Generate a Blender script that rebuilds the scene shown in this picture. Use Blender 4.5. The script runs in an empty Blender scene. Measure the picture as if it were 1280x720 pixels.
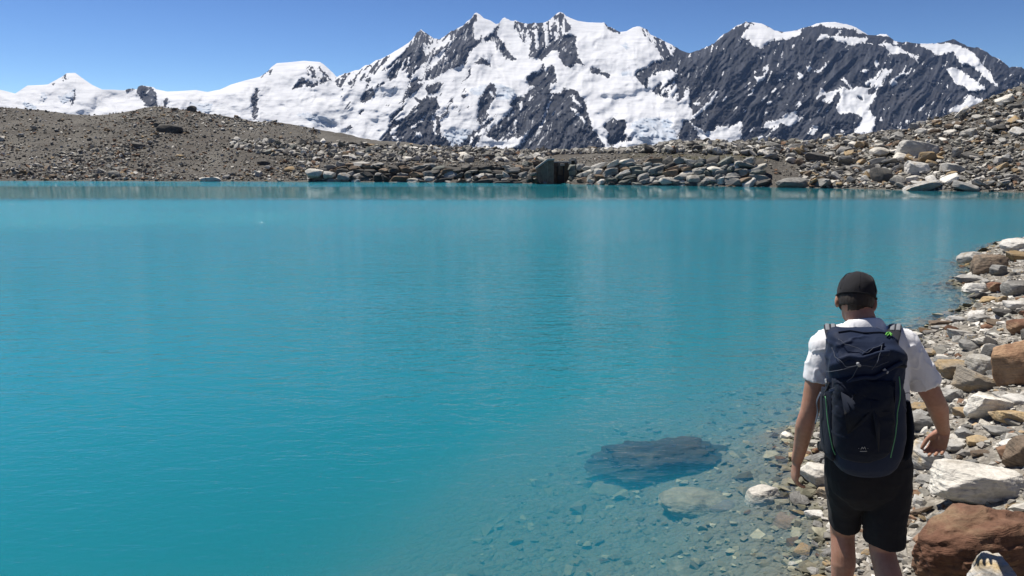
import bpy, bmesh, math, random
import numpy as np
from mathutils import Vector, Matrix
from mathutils.bvhtree import BVHTree

S = bpy.context.scene
COL = S.collection
R = math.radians

# ------------------------------------------------------------------ camera
FPX, W0, H0 = 924.0, 1280.0, 720.0           # focal length in photo pixels
PITCH = math.atan(164 / FPX)                 # horizon lies at photo row 196
CAMZ = 2.45                                  # metres above the lake
cam = bpy.data.cameras.new('camera')
cam.lens = FPX / W0 * 36.0
cam.sensor_width = 36.0
cam.clip_start = 0.05
cam.clip_end = 60000
camo = bpy.data.objects.new('camera', cam)
COL.objects.link(camo)
camo.location = (0, 0, CAMZ)
camo.rotation_euler = (math.pi / 2 - PITCH, 0, 0)
S.camera = camo

# ------------------------------------------------------------------ sky and sun
SUN_EL, SUN_AZ = R(62), R(-47)               # azimuth from +Y, clockwise positive
world = bpy.data.worlds.new('World')
S.world = world
world.use_nodes = True
wn = world.node_tree
wn.nodes.clear()
sky = wn.nodes.new('ShaderNodeTexSky')
sky.sky_type = 'NISHITA'
sky.sun_disc = False
sky.sun_elevation = SUN_EL
sky.sun_rotation = SUN_AZ
sky.altitude = 2700
sky.air_density = 1.0
sky.dust_density = 0.05
sky.ozone_density = 1.0
bg = wn.nodes.new('ShaderNodeBackground')
bg.inputs['Strength'].default_value = 0.09
wo = wn.nodes.new('ShaderNodeOutputWorld')
# deepen the whole sky evenly to the saturated blue of high mountain air
dn = wn.nodes.new('ShaderNodeMix'); dn.data_type = 'RGBA'; dn.blend_type = 'MULTIPLY'; dn.inputs[0].default_value = 1; dn.inputs[7].default_value = (.125, .125, .125, 1)
gm = wn.nodes.new('ShaderNodeGamma'); gm.inputs[1].default_value = 1.75
up = wn.nodes.new('ShaderNodeMix'); up.data_type = 'RGBA'; up.blend_type = 'MULTIPLY'; up.inputs[0].default_value = 1; up.inputs[7].default_value = (8, 8, 8, 1)
wn.links.new(sky.outputs[0], dn.inputs[6]); wn.links.new(dn.outputs[2], gm.inputs[0]); wn.links.new(gm.outputs[0], up.inputs[6])
wn.links.new(up.outputs[2], bg.inputs[0])
wn.links.new(bg.outputs[0], wo.inputs[0])
sun = bpy.data.lights.new('sun', 'SUN')
sun.energy = 5.0
sun.angle = R(0.53)
sun.color = (1.0, 0.945, 0.86)
suno = bpy.data.objects.new('sun', sun)
COL.objects.link(suno)
sdir = Vector((math.sin(SUN_AZ) * math.cos(SUN_EL), math.cos(SUN_AZ) * math.cos(SUN_EL), math.sin(SUN_EL)))
suno.rotation_euler = (-sdir).to_track_quat('-Z', 'Y').to_euler()
suno.location = (0, 0, 50)

S.view_settings.view_transform = 'Standard'
S.view_settings.look = 'None'
S.view_settings.gamma = 1
S.view_settings.use_curve_mapping = False
S.view_settings.exposure = 0.42
S.render.engine = 'CYCLES'
S.cycles.max_bounces = 8
S.cycles.diffuse_bounces = 2
S.cycles.glossy_bounces = 3
S.cycles.transparent_max_bounces = 8
S.cycles.volume_bounces = 1
S.cycles.caustics_reflective = False
S.cycles.caustics_refractive = False
S.cycles.use_denoising = True

# ------------------------------------------------------------------ helpers
SP, CP = math.sin(PITCH), math.cos(PITCH)

def ray(u, v):
    dx = (u - 640.0) / FPX
    dy = (360.0 - v) / FPX
    return Vector((dx, CP + dy * SP, -SP + dy * CP))

def at(u, v, Y):
    """point on the sight line of a photo pixel at world depth Y"""
    d = ray(u, v)
    k = Y / d.y
    return Vector((d.x * k, Y, CAMZ + d.z * k))

def onz(u, v, z=0.0):
    d = ray(u, v)
    k = (z - CAMZ) / d.z
    return Vector((d.x * k, d.y * k, z))

def _hash(ix, iy, iz, seed):
    h = (ix.astype(np.int64) * 374761393 + iy.astype(np.int64) * 668265263 + iz.astype(np.int64) * 2147483647 + seed * 974711) & 0xffffffff
    h = ((h ^ (h >> 13)) * 1274126177) & 0xffffffff
    h = ((h ^ (h >> 16)) * 2246822519) & 0xffffffff
    h = h ^ (h >> 15)
    return (h & 0xffffff) / float(0xffffff)

def noise2(x, y, seed=0):
    x = np.asarray(x, float); y = np.asarray(y, float)
    x0 = np.floor(x); y0 = np.floor(y)
    fx = x - x0; fy = y - y0
    fx = fx * fx * (3 - 2 * fx); fy = fy * fy * (3 - 2 * fy)
    z = np.zeros_like(x0)
    a = _hash(x0, y0, z, seed); b = _hash(x0 + 1, y0, z, seed)
    c = _hash(x0, y0 + 1, z, seed); d = _hash(x0 + 1, y0 + 1, z, seed)
    return (a + (b - a) * fx) * (1 - fy) + (c + (d - c) * fx) * fy

def fbm2(x, y, oct=4, seed=0, gain=0.5):
    t = 0; amp = 1; n = 0
    for i in range(oct):
        t = t + amp * (noise2(x * 2 ** i + 17.3 * i, y * 2 ** i - 9.1 * i, seed + i) * 2 - 1)
        n += amp; amp *= gain
    return t / n

def ridged2(x, y, oct=4, seed=0, gain=0.5):
    t = 0; amp = 1; n = 0
    for i in range(oct):
        t = t + amp * (1 - np.abs(noise2(x * 2 ** i + 5.3 * i, y * 2 ** i - 3.1 * i, seed + i) * 2 - 1))
        n += amp; amp *= gain
    return t / n

def noise3(p, seed=0):
    p0 = np.floor(p); f = p - p0; f = f * f * (3 - 2 * f)
    r = 0
    for i in (0, 1):
        for j in (0, 1):
            for k in (0, 1):
                w = (f[:, 0] if i else 1 - f[:, 0]) * (f[:, 1] if j else 1 - f[:, 1]) * (f[:, 2] if k else 1 - f[:, 2])
                r = r + w * _hash(p0[:, 0] + i, p0[:, 1] + j, p0[:, 2] + k, seed)
    return r

def fbm3(p, oct=4, seed=0, gain=0.5):
    t = 0; amp = 1; n = 0
    for i in range(oct):
        t = t + amp * (noise3(p * 2 ** i + 11.7 * i, seed + i) * 2 - 1)
        n += amp; amp *= gain
    return t / n

def sstep(a, b, x):
    t = np.clip((np.asarray(x, float) - a) / (b - a), 0, 1)
    return t * t * (3 - 2 * t)

def inpoly(x, y, poly):
    c = np.zeros(x.shape, bool)
    n = len(poly)
    for i in range(n):
        x1, y1 = poly[i]; x2, y2 = poly[(i + 1) % n]
        if y1 == y2:
            continue
        m = ((y1 > y) != (y2 > y)) & (x < (x2 - x1) * (y - y1) / (y2 - y1) + x1)
        c ^= m
    return c

def polydist(x, y, poly):
    d = np.full(x.shape, 1e9)
    n = len(poly)
    for i in range(n):
        ax, ay = poly[i]; bx, by = poly[(i + 1) % n]
        ex, ey = bx - ax, by - ay
        t = np.clip(((x - ax) * ex + (y - ay) * ey) / (ex * ex + ey * ey + 1e-12), 0, 1)
        d = np.minimum(d, (x - ax - t * ex) ** 2 + (y - ay - t * ey) ** 2)
    return np.sqrt(d)

def npmesh(name, V, F, smooth=True):
    """mesh from numpy arrays, F all quads or all triangles"""
    me = bpy.data.meshes.new(name)
    V = np.asarray(V, np.float32); F = np.asarray(F, np.int32)
    k = F.shape[1]
    me.vertices.add(len(V)); me.vertices.foreach_set('co', V.ravel())
    me.loops.add(F.size); me.loops.foreach_set('vertex_index', F.ravel())
    me.polygons.add(len(F))
    me.polygons.foreach_set('loop_start', np.arange(0, F.size, k, dtype=np.int32))
    me.polygons.foreach_set('use_smooth', np.full(len(F), smooth, bool))
    me.update(calc_edges=True)
    me.validate()
    return me

def attr(me, name, vals):
    a = me.attributes.new(name, 'FLOAT', 'POINT')
    a.data.foreach_set('value', np.asarray(vals, np.float32))

def cattr(me, name, cols):
    a = me.attributes.new(name, 'FLOAT_COLOR', 'POINT')
    c = np.ones((len(cols), 4), np.float32); c[:, :3] = cols
    a.data.foreach_set('color', c.ravel())

def link(name, me, mat=None, parent=None):
    o = bpy.data.objects.new(name, me)
    COL.objects.link(o)
    if mat is not None and me is not None:
        if len(me.materials) == 0:
            me.materials.append(mat)
    if parent is not None:
        o.parent = parent
    return o

def tag(o, label=None, cat=None, group=None, kind=None):
    if label: o['label'] = label
    if cat: o['category'] = cat
    if group: o['group'] = group
    if kind: o['kind'] = kind
    return o

# ------------------------------------------------------------------ node helpers
class NT:
    def __init__(self, name):
        self.m = bpy.data.materials.new(name)
        self.m.use_nodes = True
        self.t = self.m.node_tree
        self.t.nodes.clear()
        self.out = self.t.nodes.new('ShaderNodeOutputMaterial')
    def n(self, kind, **kw):
        nd = self.t.nodes.new('ShaderNode' + kind)
        for k, v in kw.items():
            setattr(nd, k, v)
        return nd
    def l(self, a, b):
        self.t.links.new(a, b)
    def val(self, sock, v):
        if hasattr(v, 'is_linked') or isinstance(v, bpy.types.NodeSocket):
            self.l(v, sock)
        else:
            sock.default_value = v
    def mapping(self, vec, scale=(1, 1, 1), rot=(0, 0, 0), loc=(0, 0, 0)):
        m = self.n('Mapping')
        self.l(vec, m.inputs['Vector'])
        m.inputs['Scale'].default_value = scale
        m.inputs['Rotation'].default_value = rot
        m.inputs['Location'].default_value = loc
        return m.outputs[0]
    def noise(self, vec, scale, detail=4, rough=0.55, dist=0.0):
        x = self.n('TexNoise')
        self.l(vec, x.inputs['Vector'])
        x.inputs['Scale'].default_value = scale
        x.inputs['Detail'].default_value = detail
        x.inputs['Roughness'].default_value = rough
        x.inputs['Distortion'].default_value = dist
        return x.outputs['Fac']
    def ramp(self, fac, stops):
        r = self.n('ValToRGB')
        e = r.color_ramp.elements
        while len(e) < len(stops):
            e.new(0.5)
        for i, (p, c) in enumerate(stops):
            e[i].position = p
            e[i].color = (c[0], c[1], c[2], 1) if not np.isscalar(c) else (c, c, c, 1)
        self.l(fac, r.inputs[0])
        return r.outputs[0]
    def mix(self, fac, a, b, blend='MIX'):
        m = self.n('Mix', data_type='RGBA', blend_type=blend)
        self.val(m.inputs[0], fac)
        for s, v in ((m.inputs[6], a), (m.inputs[7], b)):
            if isinstance(v, bpy.types.NodeSocket): self.l(v, s)
            else: s.default_value = (v[0], v[1], v[2], 1)
        return m.outputs[2]
    def math(self, op, a, b=0.0, c=None):
        m = self.n('Math', operation=op)
        self.val(m.inputs[0], a); self.val(m.inputs[1], b)
        if c is not None: self.val(m.inputs[2], c)
        return m.outputs[0]
    def bump(self, h, strength=0.5, dist=0.05, normal=None):
        b = self.n('Bump')
        self.l(h, b.inputs['Height'])
        b.inputs['Strength'].default_value = strength
        b.inputs['Distance'].default_value = dist
        if normal is not None: self.l(normal, b.inputs['Normal'])
        return b.outputs[0]
    def principled(self, color, rough=0.8, normal=None, spec=0.3, **kw):
        p = self.n('BsdfPrincipled')
        if isinstance(color, bpy.types.NodeSocket): self.l(color, p.inputs['Base Color'])
        else: p.inputs['Base Color'].default_value = (*color, 1)
        self.val(p.inputs['Roughness'], rough)
        p.inputs['Specular IOR Level'].default_value = spec
        if normal is not None: self.l(normal, p.inputs['Normal'])
        for k, v in kw.items():
            self.val(p.inputs[k], v)
        self.l(p.outputs[0], self.out.inputs['Surface'])
        return p

def mat_plain(name, col, rough=0.8, spec=0.3, var=0.25, scale=30, bump=0.15, dist=0.002, **kw):
    t = NT(name)
    tc = t.n('TexCoord').outputs['Object']
    f = t.noise(tc, scale, 4)
    a = tuple(c * (1 - var) for c in col); b = tuple(min(1, c * (1 + var)) for c in col)
    cc = t.mix(f, a, b)
    h = t.noise(tc, scale * 4, 3)
    t.principled(cc, rough, t.bump(h, bump, dist), spec, **kw)
    return t.m

def mat_rock(name, c1, c2, c3, strata=0.5, patch=0.35, scale=4.0, lichen=None):
    """broken rock: two tones, a stain colour in patches, bedding lines, grain relief"""
    t = NT(name)
    tc = t.n('TexCoord').outputs['Object']
    inf = t.n('ObjectInfo')
    off = t.n('VectorMath', operation='MULTIPLY_ADD')
    t.l(inf.outputs['Random'], off.inputs[0]); off.inputs[1].default_value = (37, 53, 71)
    t.l(tc, off.inputs[2])
    vec = off.outputs[0]
    big = t.noise(vec, scale * 0.5, 5, 0.6)
    fine = t.noise(vec, scale * 7, 5, 0.7)
    col = t.mix(t.ramp(big, [(0.35, 0), (0.65, 1)]), c1, c2)
    stain = t.noise(t.mapping(vec, loc=(3.1, 7.7, 1.3)), scale * 0.8, 5, 0.65, 0.8)
    col = t.mix(t.ramp(stain, [(0.62 - patch * 0.35, 0), (0.72 - patch * 0.2, 1)]), col, c3)
    sv = t.mapping(vec, scale=(0.6, 0.6, 7.0), rot=(0.35, 0.2, 0))
    lines = t.noise(sv, scale * 1.3, 5, 0.6, 0.6)
    dark = t.ramp(lines, [(0.30, 1 - 0.75 * strata), (0.5, 1.0), (0.75, 1.0 + 0.15 * strata)])
    col = t.mix(1.0, col, dark, 'MULTIPLY')
    grain = t.ramp(fine, [(0.25, 0.62), (0.5, 1.0), (0.8, 1.22)])
    col = t.mix(1.0, col, grain, 'MULTIPLY')
    if lichen:
        sp = t.noise(t.mapping(vec, loc=(9, 2, 4)), scale * 5, 3, 0.5)
        col = t.mix(t.ramp(sp, [(0.66, 0), (0.70, 0.8)]), col, lichen)
    hv = t.n('HueSaturation')
    t.l(col, hv.inputs['Color'])
    mr = t.n('MapRange'); t.l(inf.outputs['Random'], mr.inputs[0]); mr.inputs[3].default_value = 0.72; mr.inputs[4].default_value = 1.2
    t.l(mr.outputs[0], hv.inputs['Value'])
    h = t.math('ADD', t.math('MULTIPLY', fine, 0.5), t.math('MULTIPLY', lines, 0.7))
    t.principled(hv.outputs[0], 0.88, t.bump(h, 0.7, 0.035), 0.2)
    return t.m
# ------------------------------------------------------------------ mountains, about 6.5 to 10 km away
SKYLINE = [(-400,140),(-250,128),(-120,118),(-60,104),(0,112),(19,117),(32,108.5),(34,107),(55,106),(60,105.5),(70,100),(79,95),(83,91.5),(94,91),(102,97),(115,106),
 (128,112),(140,112),(155,113),(160,111),(166,110.5),(171,112),(173,108),(177,106.5),(185,108),(192,109),(195,111.5),(209,114.5),(222,114),(245,112.5),(259,115),
 (275,112),(288,106),(305,101),(325,96),(335,89),(339,84),(346,79),(360,78),(380,76),(400,77.5),(404,80),(412,87),(421,96),(431,92),(441,89),(449,87),(455,83),
 (463,80),(470,75),(475,74),(485,69),(500,60),(511,53),(517,47),(521,41),(526,37),(531,40),(537,44),(543,49),(549,49),(556,45),(562,40),(567,38),(577,33),(585,26),
 (590,22),(593,17),(596,16),(600,18),(605,23),(613,25.5),(620,30),(624,29),(628,23),(631,22),(634,24),(638,25.5),(644,26),(652,28),(660,30),(667,29),(680,28),
 (685,26),(691,21),(697,16.5),(701,15),(704,16),(708,20),(715,23),(722,26),(735,28),(752,28.5),(755,28),(760,33),(766,35),(771,38),(775,40),(783,39),(790,35),
 (796,33),(800,33),(804,35),(809,37),(813,43),(820,46),(830,51),(840,56),(850,62),(857,65),(862,66),(870,64),(880,60),(893,54),(900,46),(905,42),(910,40),(918,34),
 (925,30.5),(932,27.5),(942,28),(952,29.5),(960,33),(968,38),(980,40),(990,39),(998,37),(1003,35),(1015,32),(1020,29.5),(1030,28),(1043,27.5),(1060,31),(1070,34),
 (1078,39),(1085,43.5),(1094,44),(1100,43),(1108,42.5),(1112,46),(1118,51),(1128,53),(1134,52),(1142,54),(1150,54.5),(1168,54.5),(1180,52.5),(1186,50),(1193,49),
 (1198,52),(1205,56),(1214,59.5),(1223,59),(1230,63),(1240,70),(1250,74),(1256,79),(1262,84.5),(1268,83),(1276,84),(1285,88),(1320,97),(1400,112),(1550,95),(1700,120)]
ROCK = [
 [(79,94.5),(81,94),(85,101),(83,102)], [(65,104),(69,104),(68,106),(66,106)], [(94,110),(95.5,111),(94,125),(90,134),(92,120)],
 [(170,113),(172,108),(177,106.5),(192,110),(196,118),(197,133),(183,134),(178,126),(174,121)], [(157,113),(160,111),(166,110),(168,112),(160,115)],
 [(204,127),(206,123),(210,124),(208,133),(204,133)], [(314,124),(320,111),(324,110),(323,118),(321,130),(323,140),(320,150),(315,148),(316,130)],
 [(364,112),(377,96),(381,98),(380,107),(374,110)], [(380,103),(386,100),(388,106),(397,102),(398,105),(391,111),(384,109)],
 [(400,98),(403,95),(411,101),(405,104),(401,104)], [(397,82),(401,84),(413,99),(416,102),(412,100),(402,89)],
 [(420,99),(424,96),(431,92),(436,92),(437,98),(431,102),(427,109),(423,108),(421,104)], [(445,95),(449,87),(452,92),(456,95),(452,99),(446,97)],
 [(434,104),(442,100),(441,104),(436,106)], [(454,100),(465,97),(462,105),(456,113),(459,104)], [(457,82),(463,80),(467,85),(462,91),(458,88)],
 [(449,128),(455,118),(465,108),(470,116),(462,125),(455,127)], [(449,143),(455,135),(455,139),(451,142)], [(431,163),(437,155),(441,159),(436,162)],
 [(521,42),(526,37),(537,45),(533,52),(528,60),(531,65),(534,73),(524,85),(515,93),(513,102),(510,110),(510,105),(512,92),(508,84),(498,95),(488,100),(484,99),(486,91),(498,75),(505,66),(512,55),(517,48)],
 [(480,88),(496,73),(505,65),(500,72),(488,86),(483,88)], [(473,108),(479,103),(482,106),(476,107)],
 [(596,17),(593,18),(585,27),(577,33),(567,38),(560,42),(558,50),(565,54),(560,62),(545,78),(535,88),(530,100),(534,100),(545,96),(560,88),(580,80),(585,73),(587,65),(593,60),(600,55),(604,48),(594,49),(592,30),(600,30),(596,22)],
 [(507,117),(515,103),(525,95),(532,85),(536,84),(527,100),(512,113)], [(498,130),(503,123),(512,112),(520,105),(530,103),(525,110),(510,122),(500,130)],
 [(531,112),(545,103),(553,101),(552,110),(545,117),(535,118),(532,113)], [(516,121),(527,124),(532,122),(536,126),(525,131),(520,127)],
 [(486,147),(492,142),(506,132),(505,136),(495,144),(487,149)],
 [(478,172),(490,152),(503,142),(520,132),(532,126),(535,122),(545,121),(548,130),(549,135),(540,140),(550,147),(549,160),(552,170),(560,176),(564,195),(474,195)],
 [(549,148),(556,140),(562,130),(560,138),(563,140),(553,147)], [(577,118),(581,116),(583,122),(578,121)], [(563,126),(567,122),(566,128)],
 [(619,37),(621,33),(624,29),(622,38),(622,46),(630,55),(636,65),(643,70),(646,74),(640,76),(632,72),(625,64),(620,57),(617,50),(608,52),(604,48),(612,45),(618,40)],
 [(591,79),(601,80),(608,82),(615,83),(607,75),(600,70),(598,76)], [(576,105),(580,100),(585,93),(588,83),(589,87),(586,97)],
 [(659,70),(664,63),(675,62),(685,58),(697,48),(712,43),(722,46),(720,55),(720,60),(724,72),(728,78),(731,82),(722,80),(712,84),(706,82),(700,75),(697,72),(700,66),(690,64),(685,68),(676,74),(665,73)],
 [(668,85),(672,78),(676,74),(682,84),(680,92),(684,86),(690,80),(694,88),(697,98),(696,104),(690,110),(688,116),(700,116),(706,112),(713,111),(722,114),(728,122),(734,132),(732,138),(738,150),(745,160),(752,175),(757,185),(757,200),(600,200),(607,184),(606,171),(610,164),(625,152),(640,136),(637,130),(641,123),(655,120),(664,112),(668,108),(660,106),(657,97),(660,94),(664,95)],
 [(597,145),(600,125),(605,115),(608,108),(614,103),(618,107),(621,116),(620,122),(612,132),(609,140),(612,144),(605,152),(600,155),(597,150)],
 [(570,185),(590,168),(600,160),(612,150),(620,149),(608,158),(590,172),(585,186)], [(586,182),(595,170),(603,167),(598,178),(596,186)],
 [(738,87),(742,83),(750,88),(757,90),(763,92),(764,98),(757,96),(748,92),(739,90)],
 [(755,160),(760,151),(765,148),(780,150),(781,155),(784,160),(778,168),(788,172),(790,177),(775,176),(765,183),(760,180),(758,172),(762,166)],
 [(845,180),(850,165),(856,150),(862,153),(866,160),(873,166),(872,175),(862,180)],
 [(755,28),(760,32),(774,38),(775,41),(766,39),(758,35)],
 [(803,34),(808,36),(812,43),(808,48),(804,44)],
 [(845,58),(857,64),(862,65),(870,63),(893,53),(910,39),(932,26),(960,32),(1000,35),(1043,26),(1085,42),(1150,53),(1193,47),(1230,62),(1262,83),(1700,100),(1700,230),(925,230),(868,230),(868,168),(855,149),(866,143),(862,130),(861,118),(848,127),(840,120),(830,122),(820,118),(808,111),(795,97),(792,92),(803,87),(815,79),(830,75),(838,68)],
]
MIXED = [  # (polygon, rock share, slope angle of the streaks)
 ([(637,26),(652,28),(667,28),(685,25),(693,19),(702,16),(706,24),(712,30),(716,36),(705,44),(690,54),(680,62),(665,64),(656,56),(648,42)], .56, 1.5),
 ([(802,34),(813,43),(830,51),(845,59),(840,70),(828,75),(822,64),(812,56),(806,46)], .5, 1.1),
 ([(463,85),(478,72),(486,69),(482,85),(470,97)], .5, 2.2), ([(420,98),(445,88),(463,82),(466,94),(446,100)], .3, 2.2),
 ([(324,98),(335,88),(345,84),(340,93)], .45, 2.2), ([(383,86),(389,81),(395,88),(398,97),(390,99),(384,92)], .5, 1.2),
 ([(538,44),(549,48),(562,40),(566,54),(548,78),(536,90),(530,80),(533,62)], .38, 2.2),
 ([(808,112),(818,104),(842,99),(848,110),(848,126),(830,121)], .55, 2.2),
]
SNOW = [
 [(592,49),(592,30),(598,23),(605,23),(613,25.5),(620,31),(616,38),(606,44),(600,46),(594,51)],
 [(494,151),(503,142),(514,127),(523,131),(517,137),(502,150),(497,152)], [(486,168),(490,162),(500,155),(495,164),(489,169)], [(517,165),(526,164),(528,170),(520,172)],
 [(514,159),(521,155),(518,162),(514,161)], [(522,155),(530,146),(535,143),(527,153)], [(489,171),(495,169),(500,175),(493,176)], [(540,142),(546,150),(545,165),(549,168),(543,167),(541,155)],
 [(497,96),(506,73),(508,72),(502,92)], [(509,86),(510,72),(512.5,71),(512,83)], [(518,90),(520,79),(521.5,80),(520,88)],
 [(545,99),(580,81),(583,84),(570,98),(553,110),(551,102)],
 [(640,184),(650,178),(660,173),(672,163),(678,152),(681,140),(684,132),(690,117),(691,117),(686,136),(681,152),(671,165),(658,176),(648,184)],
 [(618,180),(640,163),(648,156),(638,166),(630,172),(625,180)], [(588,186),(607,170),(615,173),(625,177),(635,174),(655,168),(660,167),(645,186)],
 [(687,111),(689,104),(694,103),(703,109),(705,113),(700,117),(694,116)], [(712,120),(716,117),(720,124),(729,135),(725,134)], [(711,133),(720,137),(734,154),(732,155),(720,142)],
 [(663,118),(664.5,117),(663,126),(661,125)], [(651,128),(653,127),(651,140),(649,138)], [(672,75),(678,80),(676,87),(670,95),(674,82)], [(738,150),(746,160),(757,172),(752,180),(748,170),(741,160)],
 [(611,113),(613,112),(619,121),(616,122)], [(663,80),(672,72),(678,78),(672,90),(664,92)],
 [(808,110),(812,97),(822,90),(838,88),(846,92),(845,98),(836,100),(825,104),(818,111)],
 [(860,152),(882,165),(892,163),(898,157),(905,158),(920,155),(926,150),(928,155),(926,168),(922,184),(870,184),(875,174),(872,165),(865,158)],
 [(852,149),(872,141),(888,124),(895,114),(897,115),(886,133),(870,147),(860,152)], [(864,129),(876,128),(875,132),(868,131)], [(855,114),(862,110),(863,116),(858,128),(856,124)],
 [(944,28),(952,29.5),(960,33),(968,38),(980,40),(998,37),(1002,40),(1000,43),(990,48),(982,50),(975,49.5),(966,51),(957,56),(952,60),(944,58),(938,55),(935,50),(930,50),(926,47),(930,42),(935,37),(938,30)],
 [(929,33),(934,28),(938,30),(932,34)],
 [(1015,32),(1022,29),(1043,27),(1060,30),(1070,33),(1080,39),(1087,44),(1078,42),(1068,37),(1058,36),(1048,36),(1035,34),(1032,32),(1020,32)],
 [(1015,53),(1020,50),(1028,43),(1035,41),(1036,46),(1030,49),(1022,51)], [(1036,47),(1045,43),(1058,46),(1075,47),(1085,46),(1080,54),(1066,56),(1055,54),(1047,51),(1042,48)],
 [(1038,45),(1048,39),(1053,38.5),(1049,42),(1042,45)],
 [(1082,52),(1092,56),(1100,55),(1110,54),(1120,58),(1128,61),(1135,65),(1142,68),(1150,71),(1146,75),(1140,74),(1135,67),(1125,67),(1111,68),(1112,64),(1105,58),(1095,56)],
 [(1115,54),(1118,50),(1123,55),(1120,56)],
 [(1148,54),(1168,54),(1178,54),(1186,53),(1200,57),(1210,61),(1216,67),(1225,74),(1226,79),(1232,85),(1239,92),(1245,102),(1250,111),(1246,110),(1238,103),(1228,94),(1220,87),(1208,80),(1200,76),(1195,70),(1191,64),(1184,65),(1180,69),(1172,70),(1166,65),(1162,62),(1157,63),(1152,58)],
 [(1181,85),(1186,84),(1197,86),(1207,92),(1212,97),(1222,102),(1230,107),(1234,113),(1220,114),(1210,112),(1205,107),(1195,106),(1190,97)],
 [(1184,140),(1195,131),(1205,129),(1208,122),(1213,118),(1216,121),(1222,123),(1230,124),(1225,130),(1212,137),(1200,142),(1190,142)],
 [(1020,124),(1027,111),(1030,112),(1032,116),(1043,114),(1048,109),(1055,110),(1065,113),(1072,107),(1080,111),(1085,109),(1087,103),(1095,100),(1103,90),(1106,84),(1112,88),(1118,85),(1115,91),(1108,97),(1100,110),(1096,115),(1093,122),(1089,130),(1087,138),(1090,143),(1094,147),(1091,152),(1093,155),(1089,162),(1090,166),(1064,168),(1075,155),(1079,148),(1078,145),(1071,149),(1075,144),(1068,142),(1055,142),(1050,143),(1045,135),(1046,130),(1050,128),(1048,120),(1042,127),(1038,130),(1032,127),(1026,126),(1033,122),(1032,118),(1026,120)],
 [(1048,97),(1053,99),(1056,95),(1058,101),(1064,107),(1066,112),(1055,104)], [(1110,103),(1118,97),(1124,92),(1135,91),(1138,88),(1136,93),(1125,95),(1117,100),(1122,105),(1115,108)],
 [(1075,88),(1086,86),(1082,91),(1077,91)], [(1091,78),(1095,74),(1098,80),(1096,84)], [(1080,105),(1100,88),(1103,84),(1104,87),(1092,101),(1082,107)],
 [(951,161),(958,152),(969,151),(978,146),(985,139),(996,138),(997,145),(1006,146),(996,153),(988,158),(980,154),(970,162),(965,162),(972,155),(963,160)],
 [(932,180),(945,172),(958,170),(945,177),(936,181)], [(1009,168),(1012,158),(1018,156),(1022,158),(1020,165),(1016,169)], [(1045,158),(1053,162),(1058,168),(1050,166)],
 [(943,95),(948,97),(955,93),(960,90),(952,100),(945,108),(940,118),(937,121),(936,120),(943,108),(946,102)], [(997,92),(1003,92),(1004,97),(997,101)],
 [(1007,83),(1012,83),(1015,87),(1009,92)], [(1017,88),(1025,86),(1035,77),(1036,78),(1024,91)], [(958,128),(964,127),(963,130),(959,131)], [(1130,152),(1137,149),(1131,156)], [(1136,152),(1146,147),(1137,156)],
]
HOLES = [[(1040,127),(1049,112),(1050,122),(1046,128)], [(1072,121),(1080,122),(1077,126),(1072,123)], [(1085,112),(1093,107),(1096,113),(1090,118),(1085,118)], [(932,50),(937,48),(936,54)],
 [(875,146),(884,138),(890,130),(884,142),(878,148)], [(660,30),(664,29),(663,36)]]
ICE = [[(72,121),(88,116),(95,108.5),(95,114),(86,126),(78,130),(73,124)], [(28,128),(33,127),(45,132),(46,138),(34,138)], [(50,116),(56,114),(60,122),(54,126)],  # first outline: icefall whose shadow blue is put into the ice colour
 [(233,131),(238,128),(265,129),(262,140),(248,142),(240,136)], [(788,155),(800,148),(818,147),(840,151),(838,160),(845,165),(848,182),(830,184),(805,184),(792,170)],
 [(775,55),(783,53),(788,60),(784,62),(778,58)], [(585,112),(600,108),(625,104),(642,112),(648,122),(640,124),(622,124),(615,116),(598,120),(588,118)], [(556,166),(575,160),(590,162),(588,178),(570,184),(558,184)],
 [(775,90),(790,88),(790,95),(778,95)], [(370,142),(390,141),(405,146),(416,150),(412,158),(395,158),(385,150)]]

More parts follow.
